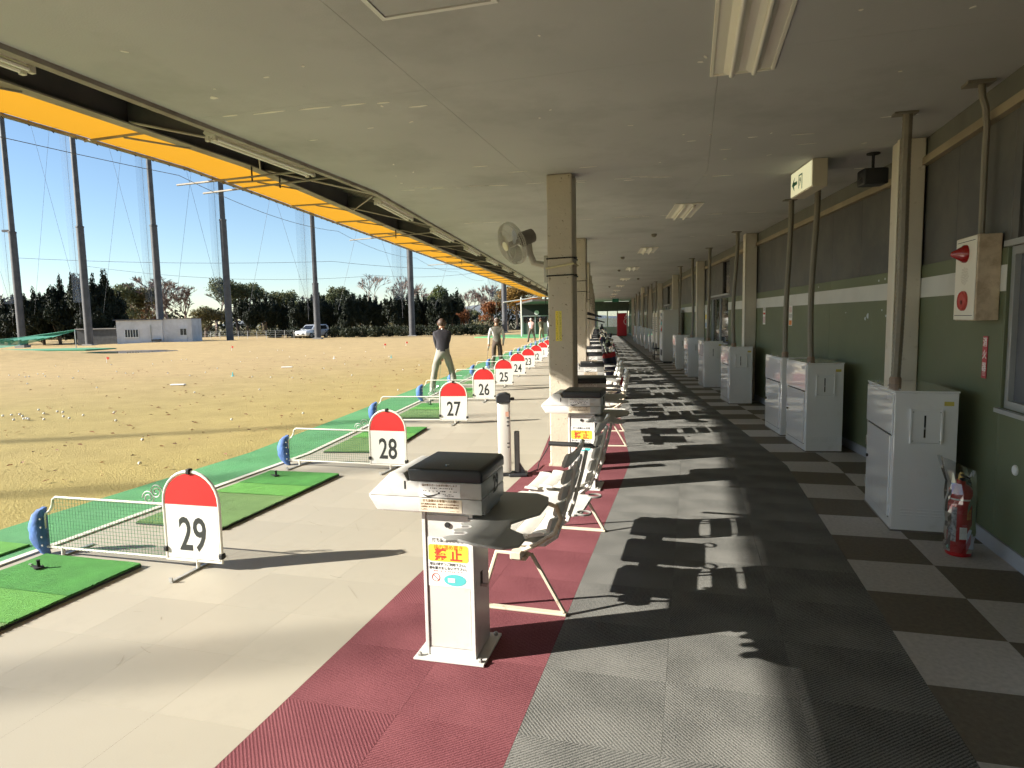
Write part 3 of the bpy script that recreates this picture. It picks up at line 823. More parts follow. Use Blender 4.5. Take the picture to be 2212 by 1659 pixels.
# ------------------------------------------------------------------ tee mats
def make_mat():
    t = tag(empty('tee_mat', (0, 0, 0)), 'x', 'mat', 'tee mats in the bays')
    MB().box(-.413, .413, -.898, .898, .001, .016).build('rubber_base', BLACK, t)
    for a, b, m, h in ((.37, .897, TURF1, .030), (.02, .369, TURF2, .028), (-.897, .019, TURF3, .024)):
        mb = MB(); k = 14   # slightly uneven top
        vs = []; fs = []
        for i in range(9):
            for j in range(k + 1):
                x = -.412 + .824 * i / 8; y = a + (b - a) * j / k
                vs.append((x, y, h + .004 * noise.noise(Vector((x * 5, y * 5, h * 40)))))
        for i in range(8):
            for j in range(k): fs.append((i*(k+1)+j, (i+1)*(k+1)+j, (i+1)*(k+1)+j+1, i*(k+1)+j+1))
        mb.add(vs, fs).box(-.412, .412, a, b, .0165, h - .005).build('turf_panel', m, t, fixn=False)
    # ragged fibre edge along the side nearest the walkway
    fr = MB(); r_ = random.Random(5)
    for i in range(420):
        y = r_.uniform(-.9, .9); fr.add([(.41, y - .004, .02), (.41, y + .004, .02), (.41 + r_.uniform(.006, .02), y + r_.gauss(0, .006), .03 + r_.uniform(-.012, .012))], [(0, 1, 2)])
    o = fr.build('fibre_edge', TURF4, t, fixn=False); o['kind'] = 'stuff'
    te = MB().lathe([(.03, .036), (.03, .043), (.011, .046), (.010, .085), (.014, .09)], 10, (-.18, .66, 0)).build('rubber_tee', BLACK, t, smooth=True)
    MB().box(-.24, -.19, .65, .67, .04, .047).build('tee_tab', BLACK, te)
    return t
mat0 = make_mat()
spots = [('A', -4.80, 'nearest tee mat, cut by the left edge of the photo'), ('A', -2.24, 'green tee mat of two greens and olive right of the 29 sign'), ('B', 1.35, 'green tee mat seen through the net of the 28 sign, third mat from the camera')]
spots += [('B', 4.1 + 2.75 * k, 'green tee mat just past the number %d sign, %s mat from the camera' % (27 - k, wd[k + 3])) for k in range(12)]
for i, (g, s, lab) in enumerate(spots):
    t = mat0 if i == 0 else copy_tree(mat0)
    t.location = W(g, s, -4.94); t.rotation_euler = (0, 0, -HD[g] + rng.gauss(0, .01)); t['label'] = lab
# small spare turf pieces on the turf strip
for g, s, n, lab in (('A', -3.95, -5.85, 'small bright turf patch on the turf strip beside the nearest mat'),):
    tag(MB().box(-.16, .16, -.2, .2, .005, .02).build('turf_patch', TURF2, bevel=.004), lab, 'turf patch')
    o = bpy.data.objects['turf_patch']; o.location = W(g, s, n); o.rotation_euler = (0, 0, -HD[g])

# ------------------------------------------------------------------ ball dispensers
SHELF = mat('grey_shelf', (.30, .30, .285), .45, var=.05)
BODYW = mat('dispenser_white', (.60, .59, .565), .4, var=.03, dirt=(.35, .3, .24), damt=.4, lo=.56, hi=.72, dscale=7)
def make_dispenser():
    t = tag(empty('ball_dispenser', (0, 0, 0)), 'x', 'ball dispenser', 'ball dispensers along the bays')
    MB().box(-.175, .175, -.16, .16, .001, .013).build('base_plate', WHITE, t, bevel=.003)
    for x in (-.15, .15):
        for y in (-.135, .135): MB().lathe([(.011, .013), (.011, .025), (.006, .03)], 6, (x, y, 0)).build('bolt', GALV, t)
    MB().box(-.125, .125, -.105, .12, .0135, .712).build('column', BODYW, t, bevel=.004)
    fr = MB()
    fr.box(-.125, -.108, -.118, -.1055, .0135, .712).box(.108, .125, -.118, -.1055, .0135, .712).box(-.1075, .1075, -.115, -.1055, .0135, .05)
    fr.build('front_frame', WHITE, t, bevel=.002)
    MB().box(-.104, .104, -.112, -.1058, .053, .585).build('front_panel', BODYW, t, bevel=.002)
    dr = MB().box(-.104, .104, -.112, -.1058, .59, .70).build('drawer_door', BODYW, t, bevel=.002)
    MB().lathe([(.013, 0), (.013, .006), (.006, .007)], 12, (0, -.119, .655), 'y').build('lock', BLACK, dr)
    # notice on the column
    po = MB().box(-.104, .106, -.1135, -.1125, .355, .592).build('notice', PAPER, t)
    text('lettering', '打ち放題のお客様', .021, INK, po, (0, -.114, .578), sx=.95)
    yp = MB().prism([(-.098, .485), (-.09, .477), (.09, .477), (.098, .485), (.098, .55), (.09, .558), (-.09, .558), (-.098, .55)], -.1146, -.1138).build('yellow_panel', YELLOWP, po)
    text('lettering', '球の溜め置き', .026, ORANGEINK, po, (0, -.115, .5445), sx=.95)
    text('lettering', '禁 止', .064, REDINK, po, (0, -.115, .506), sx=.95, bold=.0019)
    text('lettering', '球は1球ずつご利用下さい。\n溜め置きをしないで下さい。', .0155, INK, po, (0, -.114, .453), sx=.98, line=1.25)
    scribble(MB(), -.085, .085, .424, .434, 1, -.1139, 1).build('fine_print', REDINK, po)
    el = [(.03 + .055 * math.cos(q * math.pi / 10), .389 + .028 * math.sin(q * math.pi / 10)) for q in range(20)]
    MB().prism(el, -.1144, -.1137).build('oval', TEAL, po)
    MB().box(-.005, .03, -.115, -.1145, .378, .398).build('oval_window', PAPER, po)
    ring = [(-.065 + .019 * math.cos(q * math.pi / 8), -.1138, .398 + .019 * math.sin(q * math.pi / 8)) for q in range(16)]
    MB().tube(ring, .0016, 4, closed=True).tube([(-.078, -.1138, .411), (-.052, -.1138, .385)], .0016, 4).build('ban_ring', REDINK, po)
    # cup slot on the side of the column
    MB().box(.1252, .127, -.02, .01, .33, .40).build('side_slot', BLACK, t)
    MB().box(.126, .16, -.02, -.012, .33, .345).build('side_hook', GALV, t)
    # head: pointed at the field end
    lo = [(-.33, .722), (.185, .722), (.185, .792), (-.375, .792)]
    MB().prism(lo, -.16, .22).build('head_lower', BODYW, t, bevel=.006, bseg=2, smooth=True)
    up = [(-.375, .7935), (.185, .7935), (.185, .868), (-.17, .868), (-.19, .905), (-.255, .905)]
    MB().prism(up, -.16, .22).build('head_upper', BODYW, t, bevel=.006, bseg=2, smooth=True)
    lid = [(-.165, .8685), (.189, .8685), (.189, .915), (.176, .93), (-.17, .93)]
    li = MB().prism(lid, -.165, .225).build('lid', DARK, t, bevel=.012, bseg=3, smooth=True)
    MB().lathe([(.009, .93), (.009, .934), (.004, .936)], 10, (0, -.09, 0)).build('lid_lock', CHROME, li)
    MB().box(-.189, -.182, -.1615, -.1605, .83, .868).build('crack', BLACK, t)
    n1 = MB().box(-.115, .085, -.1618, -.1608, .797, .862).build('sticker', PAPER, t)
    text('lettering', '溜め置きボール返却お願いします', .0115, mat('brown_ink', (.2, .1, .03), .6), n1, (-.015, -.162, .853), sx=1.0)
    q = scribble(MB(), -.07, .05, .836, .844, 1, -.1622, 2)
    scribble(q, -.095, .07, .822, .830, 1, -.1622, 3); scribble(q, 0.0, .06, .803, .816, 2, -.1622, 4)
    q.build('fine_print', INK, n1)
    MB().tube([(-.095, -.1622, .808), (-.075, -.1622, .801), (-.045, -.1622, .806), (-.02, -.1622, .816)], [.002, .004, .003, .001], 5).build('drawing', INK, n1)
    MB().lathe([(.005, 0), (.005, .001)], 10, (-.018, -.1626, .818), 'y').build('drawing', INK, n1)
    n2 = MB().box(-.115, .09, -.1618, -.1608, .728, .789).build('sticker', PAPERC, t)
    text('lettering', '打ち放題のお客様へのお願い', .0135, mat('brown_ink', (.2, .1, .03), .6), n2, (-.012, -.162, .780))
    text('lettering', '打ち放題の打席は、受付をされたお客様のみ\nの使用となります。他のお客様の使用を禁止\nします。', .0092, mat('brown_ink', (.2, .1, .03), .6), n2, (-.108, -.162, .752), align='LEFT', line=1.35)
    scribble(MB(), .02, .08, .732, .738, 1, -.1622, 8, cell=.004).build('fine_print', mat('brown_ink', (.2, .1, .03), .6), n2)
    # grey club rest shelf: notches for shafts on one side, a bay on the other
    pl = [(.10, .36), (.33, .36), (.40, .30), (.42, .18), (.415, .02), (.36, -.06), (.315, -.14), (.33, -.22), (.40, -.28), (.425, -.34), (.42, -.42), (.36, -.46), (.25, -.445), (.15, -.40), (.10, -.415), (.075, -.39), (.10, -.355),
          (.155, -.335), (.165, -.315), (.145, -.30), (.10, -.305), (.085, -.285), (.10, -.265), (.15, -.25), (.155, -.23), (.14, -.215), (.105, -.22), (.09, -.2), (.105, -.18), (.13, -.165), (.13, -.13), (.10, -.12)]
    MB().prism(pl, .682, .694, 'z').build('club_shelf', SHELF, t, bevel=.003)
    MB().box(.06, .17, -.06, .20, .694, .7215).build('shelf_bracket', BODYW, t)
    MB().box(.14, .17, -.12, .1, .64, .6815).build('shelf_stay', GALV, t)
    return t
dis0 = make_dispenser()
dlist = [('A', -4.42, 29, 'nearest white ball dispenser with dark lid and grey club shelf'), ('A', -1.25, 28, 'white ball dispenser with dark lid in front of the fan pillar'),
         ('B', 0.36, 27, 'white ball dispenser with dark lid just past the fan pillar')]
dlist += [('B', 2.85 + 2.75 * k, 26 - k, 'white ball dispenser with dark lid, %s counted from the camera' % wd[k + 3]) for k in range(12)]
dss = [dis0] + [copy_tree(dis0) for _ in dlist[1:]]
for i, (g, s, num, lab) in enumerate(dlist):
    t = dss[i]
    t.location = W(g, s, -1.97 if i == 1 else -2.08); t.rotation_euler = (0, 0, -HD[g] + (0.02 if i == 0 else rng.gauss(0, .02))); t['label'] = lab
    hd = [c for c in KIDS[t] if c.name.startswith('head_upper')][0]
    text('number', str(num), .115, INK, hd, (.1858, .07, .815), rot=(R(90), 0, R(90)), sx=.8, bold=.002)

# ------------------------------------------------------------------ twin seats with a table between
SEATW = mat('seat_plastic', (.70, .68, .63), .4, var=.04, dirt=(.5, .45, .36), damt=.4, lo=.55, hi=.75, dscale=6)
def slat_prof(L_, w, h, sag):
    """one slat, long along y with raised ends"""
    mb = MB(); k = 8; vs = []; fs = []
    for i in range(k + 1):
        u = i / k * 2 - 1; y = u * L_ / 2; z = sag * (u * u) + (0.012 * max(0, abs(u) - .8) / .2)
        for (dx, dz) in ((-w/2, -h/2 - .0), (-w/2 * .9, h/2 * .6), (-w/2 * .5, h/2), (w/2 * .5, h/2), (w/2 * .9, h/2 * .6), (w/2, -h/2)):
            vs.append((dx, y, z + dz))
    n = 6
    for i in range(k):
        for j in range(n): fs.append((i*n+j, i*n+(j+1) % n, (i+1)*n+(j+1) % n, (i+1)*n+j))
    fs.append(tuple(range(n))); fs.append(tuple(k*n+j for j in range(n)))
    return mb.add(vs, fs)
SLAT = slat_prof(.44, .099, .020, .008).mesh('seat_slat', SEATW, smooth=True)
BSLAT = slat_prof(.44, .078, .018, .006).mesh('back_slat', SEATW, smooth=True)
def add_chair(t, yc):
    """a seat facing -x (the field) at y = yc"""
    pn = MB().box(-.24, .14, yc - .19, yc + .19, .372, .392).build('seat_pan', SEATW, t, bevel=.006)
    for k in range(4):
        o = link('seat_slat', SLAT, t, (-.215 + k * .104, yc, .415 + (.018 if k == 0 else 0) * -1 + (.012 if k == 3 else 0)))
        o.rotation_euler = (0, R(4 if k < 3 else -10), 0)
    for k in range(5):
        f = k / 4
        x = .185 + .085 * f + (.02 * math.sin(f * 3)); z = .50 + .088 * k
        o = link('back_slat', BSLAT, t, (x, yc, z)); o.rotation_euler = (0, R(-74 + 6 * (k == 4)), 0)
    # the two back rails run behind the slats down to the beam
    for y in (yc - .15, yc + .15):
        MB().tube([(.12, y, .37), (.19, y, .42), (.225, y, .52), (.275, y, .70), (.305, y, .84)], .011, 6).build('back_rail', SEATW, t)
    for y in (yc - .19, yc + .19):
        MB().tube([(-.20, y, .385), (-.05, y, .38), (.12, y, .385), (.2, y, .46)], .012, 6).build('seat_rail', SEATW, t)
def add_arm(t, y, pad=True):
    MB().tube([(.02, y, .36), (.10, y, .40), (.20, y, .47), (.235, y, .55), (.215, y, .615), (.16, y, .632), (.02, y, .636), (-.17, y, .64)], .0125, 8).build('armrest', RUSTT, t, smooth=True)
    if pad: MB().tube([(.19, y, .628), (.13, y, .64), (0, y, .644), (-.19, y, .647)], .0185, 8).build('arm_pad', BLACK, t, smooth=True)
def add_legs(t, y):
    MB().tube([(-.24, y, .018), (-.14, y, .325), (.06, y, .325), (.235, y, .018)], .0125, 6).build('leg', CREAM, t)
    MB().box(-.255, .25, y - .022, y + .022, .001, .014).build('floor_bar', CREAM, t, bevel=.003)
def make_seats(kind):
    t = tag(empty('twin_seat', (0, 0, 0)), 'x', 'seat', 'linked seats behind the bays')
    L_ = 1.55 if kind == 2 else 1.2
    MB().box(-.035, .025, -.04, L_ + .04, .326, .366).build('beam', CREAM, t, bevel=.004)
    add_legs(t, .06); add_legs(t, L_ - .06)
    if kind == 2: add_chair(t, .25); yc = .775; add_chair(t, 1.30); arms = (.01, 1.54)
    else: yc = .30; add_chair(t, .9); arms = (.66, 1.16)
    for y in arms: add_arm(t, y, pad=(y > .1))
    tb = MB().prism([(-.26, yc - .23), (.20, yc - .23), (.24, yc - .19), (.24, yc + .19), (.20, yc + .23), (-.26, yc + .23), (-.28, yc + .2), (-.28, yc - .2)], .395, .412, 'z').build('table', SEATW, t, bevel=.004)
    for y in (yc - .2, yc + .2):
        pts = [(.255 + .043 * math.cos(q * math.pi / 8), y + .043 * math.sin(q * math.pi / 8), .415) for q in range(16)]
        c = MB().tube(pts, .007, 5, closed=True).build('cup_holder', GALV, tb, smooth=True)
    for y in (.06, L_ - .06):
        MB().box(-.05, .04, y - .045, y + .045, .30, .326).build('bracket', RUSTT, t, bevel=.006)
    return t
seat2 = make_seats(2); seat1 = make_seats(1)
slist = [(2, 'A', -4.02, 'nearest pair of white slatted seats with a small table between'), (1, 'B', 0.92, 'single white slatted seat with table just past the fan pillar')]
slist += [(2, 'B', 3.25 + 2.75 * k, 'pair of white slatted seats with table, %s group from the camera' % wd[k + 2]) for k in range(12)]
us = {1: False, 2: False}
for kind, g, s, lab in slist:
    src = seat2 if kind == 2 else seat1
    t = src if not us[kind] else copy_tree(src); us[kind] = True
    t.location = W(g, s, -1.88); t.rotation_euler = (0, 0, -HD[g] + rng.gauss(0, .01)); t['label'] = lab

# ------------------------------------------------------------------ things by the back wall
def make_cabinet():
    """white steel cabinet, doors on its field side (-x), 0.80 wide along y"""
    t = tag(empty('steel_cabinet', (0, 0, 0)), 'x', 'cabinet', 'white cabinets along the back wall')
    MB().box(0, .40, 0, .80, .002, 1.02).build('body', CABW, t, bevel=.004)
    MB().box(-.006, .405, -.006, .806, 1.021, 1.034).build('top_plate', CABW, t, bevel=.003)
    up = MB().box(-.011, -.001, .02, .78, .71, 1.005).build('upper_door', CABW, t, bevel=.002)
    lo = MB().box(-.011, -.001, .07, .74, .09, .695).build('lower_door', CABW, t, bevel=.002)
    MB().box(-.003, -.0005, .06, .75, .696, .709).box(-.003, -.0005, .06, .75, .082, .089).build('door_gap', BLACK, t)
    MB().lathe([(.012, 0), (.012, -.012)], 8, (-.011, .70, .42), 'x').build('lock', BLACK, lo)
    sp = MB().box(.10, .30, -.014, -.001, .66, .90).build('slot_plate', CABW, t, bevel=.003)
    MB().box(.185, .197, -.0155, -.0142, .70, .86).build('slot', BLACK, sp)
    MB().box(.187, .195, -.0165, -.0156, .76, .775).build('slot_catch', GALV, sp)
    MB().box(.095, .11, -.02, -.0145, .655, .905).box(.29, .305, -.02, -.0145, .655, .905).build('plate_edge', CABW, sp, bevel=.002)
    for x in (.115, .285):
        for z in (.675, .885): MB().lathe([(.005, 0), (.005, -.003)], 6, (x, -.020, z), 'y').build('rivet', GALV, sp)
    for c in range(3):
        for r in range(3): MB().prism([(.06 + c*.1, .12 + r*.022), (.14 + c*.1, .12 + r*.022), (.14 + c*.1, .129 + r*.022), (.06 + c*.1, .129 + r*.022)], -.006, -.001).build('louvre', CABW, t, bevel=.002)
    MB().box(-.0118, -.0112, .05, .17, .955, .99).build('maker_label', mat('label_silver', (.5, .5, .5), .4), up)
    MB().box(-.0165, -.011, .735, .755, .50, .58).box(-.0165, -.011, .735, .755, .16, .24).build('hinge', GALV, lo)
    MB().box(.31, .37, -.0018, -.0008, .93, .96).build('warning_label', mat('label_yellow', (.6, .5, .1), .5), t)
    MB().box(-.004, .404, -.004, .804, .0, .012).build('base_angle', mat('base_grime', (.16, .14, .12), .8), t)
    for y in (.08, .4, .72): MB().lathe([(.006, 1.034), (.006, 1.039)], 6, (.05, y, 0)).build('top_bolt', GALV, t)
    return t
cab0 = make_cabinet()
cl = [('A', -2.08, .43, 'nearest white steel cabinet, beside the fire extinguisher'), ('B', .72, .40, 'white steel cabinet, front one of the touching pair'), ('B', 1.76, .40, 'white steel cabinet, rear one of the touching pair'),
      ('B', 4.95, .36, 'white steel cabinet, fourth from the camera'), ('B', 7.75, .36, 'white steel cabinet below the bright window, fifth from the camera'), ('B', 10.3, .36, 'white steel cabinet, sixth from the camera'), ('B', 13.0, .36, 'white steel cabinet right in front of the white vending machine'),
      ('B', 21.3, .36, 'white steel cabinet, first one past the white vending machine'), ('B', 23.2, .36, 'white steel cabinet, second one past the white vending machine'), ('B', 26.0, .36, 'white steel cabinet, third one past the white vending machine'),
      ('B', 29.0, .36, 'white steel cabinet, fourth one past the white vending machine'), ('B', 32.5, .36, 'white steel cabinet, fifth one past the white vending machine'), ('B', 36.0, .36, 'farthest white steel cabinet, before the red vending machine')]
for i, (g, s, n, lab) in enumerate(cl):
    t = cab0 if i == 0 else copy_tree(cab0)
    t.location = W(g, s, n); t.rotation_euler = (0, 0, -HD[g] + (-.02 if i == 0 else 0)); t['label'] = lab
    # its cable hose up to the ceiling
    h = thing('cable_hose', 'ribbed grey cable hose above the ' + {0: 'nearest cabinet', 1: 'front cabinet of the touching pair', 2: 'rear cabinet of the touching pair'}.get(i, 'cabinet, %s of the hoses from the camera' % wd[i]), 'hose', g, s + (.52 if i == 0 else .35), n + .14, group='cable hoses up to the ceiling')
    bx_, by_ = rng.uniform(-.03, .03), rng.uniform(-.04, .04)
    if i == 0: bx_, by_ = .010, .012
    pts = []; rr = []
    for k in range(120 if i < 6 else 40):
        f = k / (119 if i < 6 else 39); z = 1.035 + f * (CZ - 1.05)
        pts.append((bx_ * math.sin(f * 5) + .02 * f, by_ * math.sin(f * 4 + 1), z)); rr.append(.034 + (.002 if k % 2 else 0))
    MB().tube(pts, rr, 8).build('hose', CONDUIT, h, smooth=False)
    MB().lathe([(.045, 1.034), (.045, 1.075), (.037, 1.09)], 10, pts[0][:2] + (0,)).build('lower_collar', mat('copper_collar', (.30, .2, .14), .5), h)
    MB().box(pts[-1][0] - .1, pts[-1][0] + .06, pts[-1][1] - .05, pts[-1][1] + .05, CZ - .016, CZ - .001).build('ceiling_plate', CONDUIT, h)

# fire alarm box with its conduit
t = thing('fire_alarm_box', 'cream fire alarm box with red lamp and red call button', 'fire alarm', 'A', -2.10, WN - .001, group=None)
MB().box(-.14, 0, -.175, .175, 1.53, 2.10).build('case', mat('alarm_case', (.62, .50, .36), .6, var=.12, dirt=(.35, .25, .16), damt=.6, dscale=12), t, bevel=.006)
fp = MB().box(-.147, -.1405, -.17, .17, 1.535, 2.095).build('front_plate', mat('alarm_front', (.80, .76, .66), .4, var=.02), t, bevel=.003)
MB().box(-.1478, -.1472, -.15, .15, 2.065, 2.069).box(-.1478, -.1472, -.15, .15, 1.563, 1.567).build('door_seam', BLACK, fp)
MB().lathe([(.062, -.147), (.06, -.165), (.05, -.175), (.016, -.235), (.004, -.24)], 16, (0, 0, 1.985), 'x').build('red_lamp', mat('red_lamp_glass', (.32, .012, .01), .15, coat=.5), fp, smooth=True)
gr = MB()
for i in range(40):
    q = i * 2.4; r = .062 * math.sqrt(i / 40)
    gr.lathe([(.0045, -.1475), (.0045, -.1482)], 6, (0, r * math.cos(q), 1.835 + r * math.sin(q)), 'x')
gr.build('speaker_holes', mat('grille_dot', (.45, .40, .32), .7), fp)
bt = MB().lathe([(.068, -.147), (.068, -.160), (.06, -.168), (.055, -.160), (.02, -.160), (.004, -.161)], 18, (0, 0, 1.665), 'x').build('call_button', mat('button_red', (.48, .06, .05), .4), fp, smooth=True)
MB().lathe([(.016, -.1612), (.016, -.165), (.004, -.166)], 10, (0, 0, 1.655), 'x').build('push_disc', mat('button_dark', (.15, .02, .02), .4), bt)
pts = [(-.05, -.02, 2.1), (-.05, -.02, 2.35), (-.055, -.03, 2.62), (-.06, -.05, 2.82), (-.09, -.10, 2.93), (-.12, -.12, 3.0), (-.12, -.10, CZ - .005)]
h = thing('conduit_pipe', 'dark conduit pipe from the fire alarm box to the ceiling', 'pipe', 'A', -2.05, WN - .001)
MB().tube(pts, .022, 8).build('pipe', CONDUIT, h, smooth=True)
MB().box(-.22, -.06, -.16, -.04, CZ - .02, CZ - .001).build('ceiling_plate', CONDUIT, h)
# vertical red extinguisher sign
t = thing('extinguisher_sign', 'narrow red sign with white characters below the fire alarm', 'sign', 'A', -2.10, WN - .002)
MB().box(-.004, 0, -.035, .035, 1.13, 1.42).build('plate', mat('sign_plate_red', (.50, .035, .06), .4), t)
for i, ch in enumerate('消火器'):
    text('lettering', ch, .066, PAPER, t, (-.0046, 0, 1.375 - i * .085), rot=(R(90), 0, R(-90)), bold=.001)
mb = MB(); rr = random.Random(2)
for i in range(12): mb.box(-.0052, -.0046, -.02 + (i % 3) * .014, -.01 + (i % 3) * .014, 1.148 + (i // 3) * .009, 1.151 + (i // 3) * .009)
mb.build('fine_print', PAPER, t)
# fire extinguisher in a clear bag
t = thing('fire_extinguisher', 'red fire extinguisher in a clear plastic bag beside the nearest cabinet', 'extinguisher', 'A', -2.50, .72)
RED = mat('extinguisher_red', (.40, .012, .014), .3, var=.08, coat=.3)
MB().lathe([(.070, 0), (.074, .006), (.075, .03), (.075, .40), (.068, .435), (.05, .46), (.026, .475), (.026, .50)], 20).build('cylinder', RED, t, smooth=True)
MB().lathe([(.0755, .375), (.0755, .385)], 20).build('white_band', PAPER, t, smooth=True)
la = [( .0765 * math.sin(q), -.0765 * math.cos(q)) for q in np.linspace(-.3, .25, 6)]
lb = [( .0758 * math.sin(q), -.0758 * math.cos(q)) for q in np.linspace(.25, -.3, 6)]
MB().prism(la + lb, .12, .20, 'z').build('label', PAPER, t)
la = [( .0765 * math.sin(q), -.0765 * math.cos(q)) for q in np.linspace(-1.25, -.55, 6)]
lb = [( .0758 * math.sin(q), -.0758 * math.cos(q)) for q in np.linspace(-.55, -1.25, 6)]
MB().prism(la + lb, .10, .33, 'z').build('label', mat('label_dark', (.10, .10, .12), .5, col2=(.6, .6, .6), vscale=60), t)
la = [( .0765 * math.sin(q), -.0765 * math.cos(q)) for q in np.linspace(.2, .55, 6)]
lb = [( .0758 * math.sin(q), -.0758 * math.cos(q)) for q in np.linspace(.55, .2, 6)]
MB().prism(la + lb, .25, .32, 'z').build('label', mat('label_gold', (.6, .4, .1), .5, col2=(.5, .05, .03), vscale=60), t)
MB().lathe([(.016, 0), (.016, .001)], 12, (-.066, -.04, .06), 'y').build('round_label', mat('label_teal', (.3, .5, .45), .5), t)
hd = MB().box(-.016, .016, -.05, .03, .50, .515).box(-.012, .012, -.11, .02, .53, .538).build('handle', BLACK, t, bevel=.003)
MB().lathe([(.02, .50), (.018, .53), (.01, .55)], 10).build('valve', mat('brass', (.5, .36, .12), .35, metal=.8), t)
MB().tube([(.02, .02, .50), (.085, .03, .47), (.098, .03, .33), (.09, .02, .18)], .011, 6).build('hose', BLACK, t, smooth=True)
vs = []; fs = []; kz, kq = 9, 18
for i in range(kz + 1):
    f = i / kz; z = .03 + f * .58
    for j in range(kq):
        q = 2 * math.pi * j / kq; r = .085 + .012 * noise.noise(Vector((j * .8, i * .9, 1))) + (.02 * noise.noise(Vector((j * 1.3, i * 2., 5))) if f > .6 else 0)
        fl = max(0, (f - .72) / .28)
        vs.append((r * math.cos(q) * (1 + .25 * fl) - .03 * fl, r * math.sin(q) * (1 - .75 * fl), z - .05 * fl * math.cos(q)))
for i in range(kz):
    for j in range(kq): fs.append((i*kq+j, i*kq+(j+1) % kq, (i+1)*kq+(j+1) % kq, (i+1)*kq+j))
MB().add(vs, fs).build('plastic_bag', CLEAR, t, smooth=False)
# posters and small marks on the wall
def poster(s, z0, z1, w, bands, label):
    t = thing('wall_notice', label, 'notice', 'B', s, WN - .0005)
    MB().box(-.003, 0, -w/2, w/2, z0, z1).build('sheet', PAPER, t)
    for a, b, m in bands: MB().box(-.0036, -.0031, -w/2 * .85, w/2 * .85, a, b).build('print', m, t)
GREYP = mat('grey_print', (.35, .35, .36), .6, col2=(.7, .7, .7), vscale=80)
poster(5.05, 1.42, 1.76, .17, [(1.66, 1.73, GREYP), (1.60, 1.63, REDINK), (1.45, 1.56, mat('pink_print', (.6, .35, .35), .6, col2=(.75, .7, .7), vscale=70))], 'narrow white notice with a red band on the green wall')
poster(3.45, 1.42, 1.75, .17, [(1.62, 1.71, mat('pink_print', (.6, .35, .35), .6)), (1.54, 1.60, GREYP), (1.43, 1.50, ORANGEINK)], 'narrow white notice with an orange foot near the paired cabinets')
poster(11.35, 1.25, 1.75, .25, [(1.50, 1.62, YELLOWP), (1.28, 1.40, mat('pale_blue_print', (.35, .5, .7), .6))], 'white and yellow notice beside the sixth cabinet')
mk = MB()
for s, z, a in ((.55, 1.56, .03), (.62, 1.53, .02), (.1, 1.56, .013), (.2, 1.62, .01), (1.2, 1.60, .008), (2.2, 1.95, .01), (.15, 1.94, .012), (.3, 1.93, .012)):
    p = W('B', s, WN - .0015, z); q = MB().lathe([(a, 0), (a, .001)], 8, (0, 0, 0), 'x')
    mk.add([Vector(v) + p for v in q.v], q.f)
tag(mk.build('paint_chips', mat('chip', (.5, .55, .58), .7)), 'small pale paint chips on the green wall between pillar and notices', 'paint chips', kind='stuff')
t = thing('socket_cover', 'round white cover on the green wall above the extinguisher', 'cover', 'A', -2.62, WN - .0005)
MB().lathe([(.028, -.012), (.034, -.006), (.034, 0)], 14, (0, 0, .60), 'x').build('plate', PAPER, t, smooth=True)
# object at the very right edge: another cabinet whose lit edge just shows
t = dup(cab0, 'A', -4.72, .62, 'white steel cabinet cut off by the right edge of the photo')

# exit sign, speaker, sensors on the ceiling
t = thing('exit_sign', 'lit exit sign box with green arrow hanging from the ceiling', 'exit sign', 'B', .08, .17)
MB().box(-.07, .07, -.35, .35, CZ - .27, CZ - .002).build('case', mat('sign_case', (.55, .50, .40), .5), t, bevel=.004)
EX = bpy.data.materials.new('exit_face'); EX.use_nodes = True
b = EX.node_tree.nodes['Principled BSDF']; b.inputs['Base Color'].default_value = (.75, .74, .5, 1); b.inputs['Emission Color'].default_value = (1, .96, .62, 1); b.inputs['Emission Strength'].default_value = .16
fc = MB().box(-.079, -.0705, -.335, .335, CZ - .255, CZ - .018).build('lit_face', EX, t)
GRN = mat('exit_green', (.01, .16, .10), .5)
MB().prism([(.29, CZ - .14), (.20, CZ - .07), (.22, CZ - .12), (.11, CZ - .125), (.11, CZ - .155), (.22, CZ - .16), (.20, CZ - .21)], -.081, -.0795, 'x').build('arrow', GRN, fc)
dm = MB().box(-.081, -.0795, .045, .06, CZ - .21, CZ - .075).box(-.081, -.0795, -.06, -.045, CZ - .23, CZ - .075).box(-.081, -.0795, -.045, .045, CZ - .09, CZ - .075)
dm.build('door_mark', GRN, fc)
MB().prism([(.02, CZ - .11), (.0, CZ - .105), (-.01, CZ - .14), (.02, CZ - .19), (.03, CZ - .185), (.012, CZ - .15), (.03, CZ - .13)], -.081, -.0795, 'x').build('running_mark', GRN, fc)
t = thing('ceiling_speaker', 'small black loudspeaker hanging from the ceiling near the wall', 'loudspeaker', 'B', -.35, .62)
MB().lathe([(.06, CZ - .012), (.06, CZ - .001)], 12).build('ceiling_rose', BLACK, t)
MB().tube([(0, 0, CZ - .01), (0, 0, CZ - .15)], .014, 8).build('stem', BLACK, t)
MB().box(-.11, .11, -.09, .09, CZ - .30, CZ - .15).build('cabinet', DARK, t, bevel=.015, bseg=2)
MB().box(-.115, -.1105, -.03, .0, CZ - .24, CZ - .23).build('badge', CHROME, t)
for i, (s, n) in enumerate(((5.2, -.95), (9.6, -1.35), (14.0, -1.3), (19.0, -.4), (25.0, -1.4))):
    t = thing('smoke_detector', 'small round detector on the ceiling, %s from the camera' % wd[i], 'detector', 'B', s, n, group='detectors on the ceiling')
    MB().lathe([(.02, CZ - .06), (.045, CZ - .04), (.05, CZ - .001)], 12).build('case', CONDUIT, t, smooth=True)

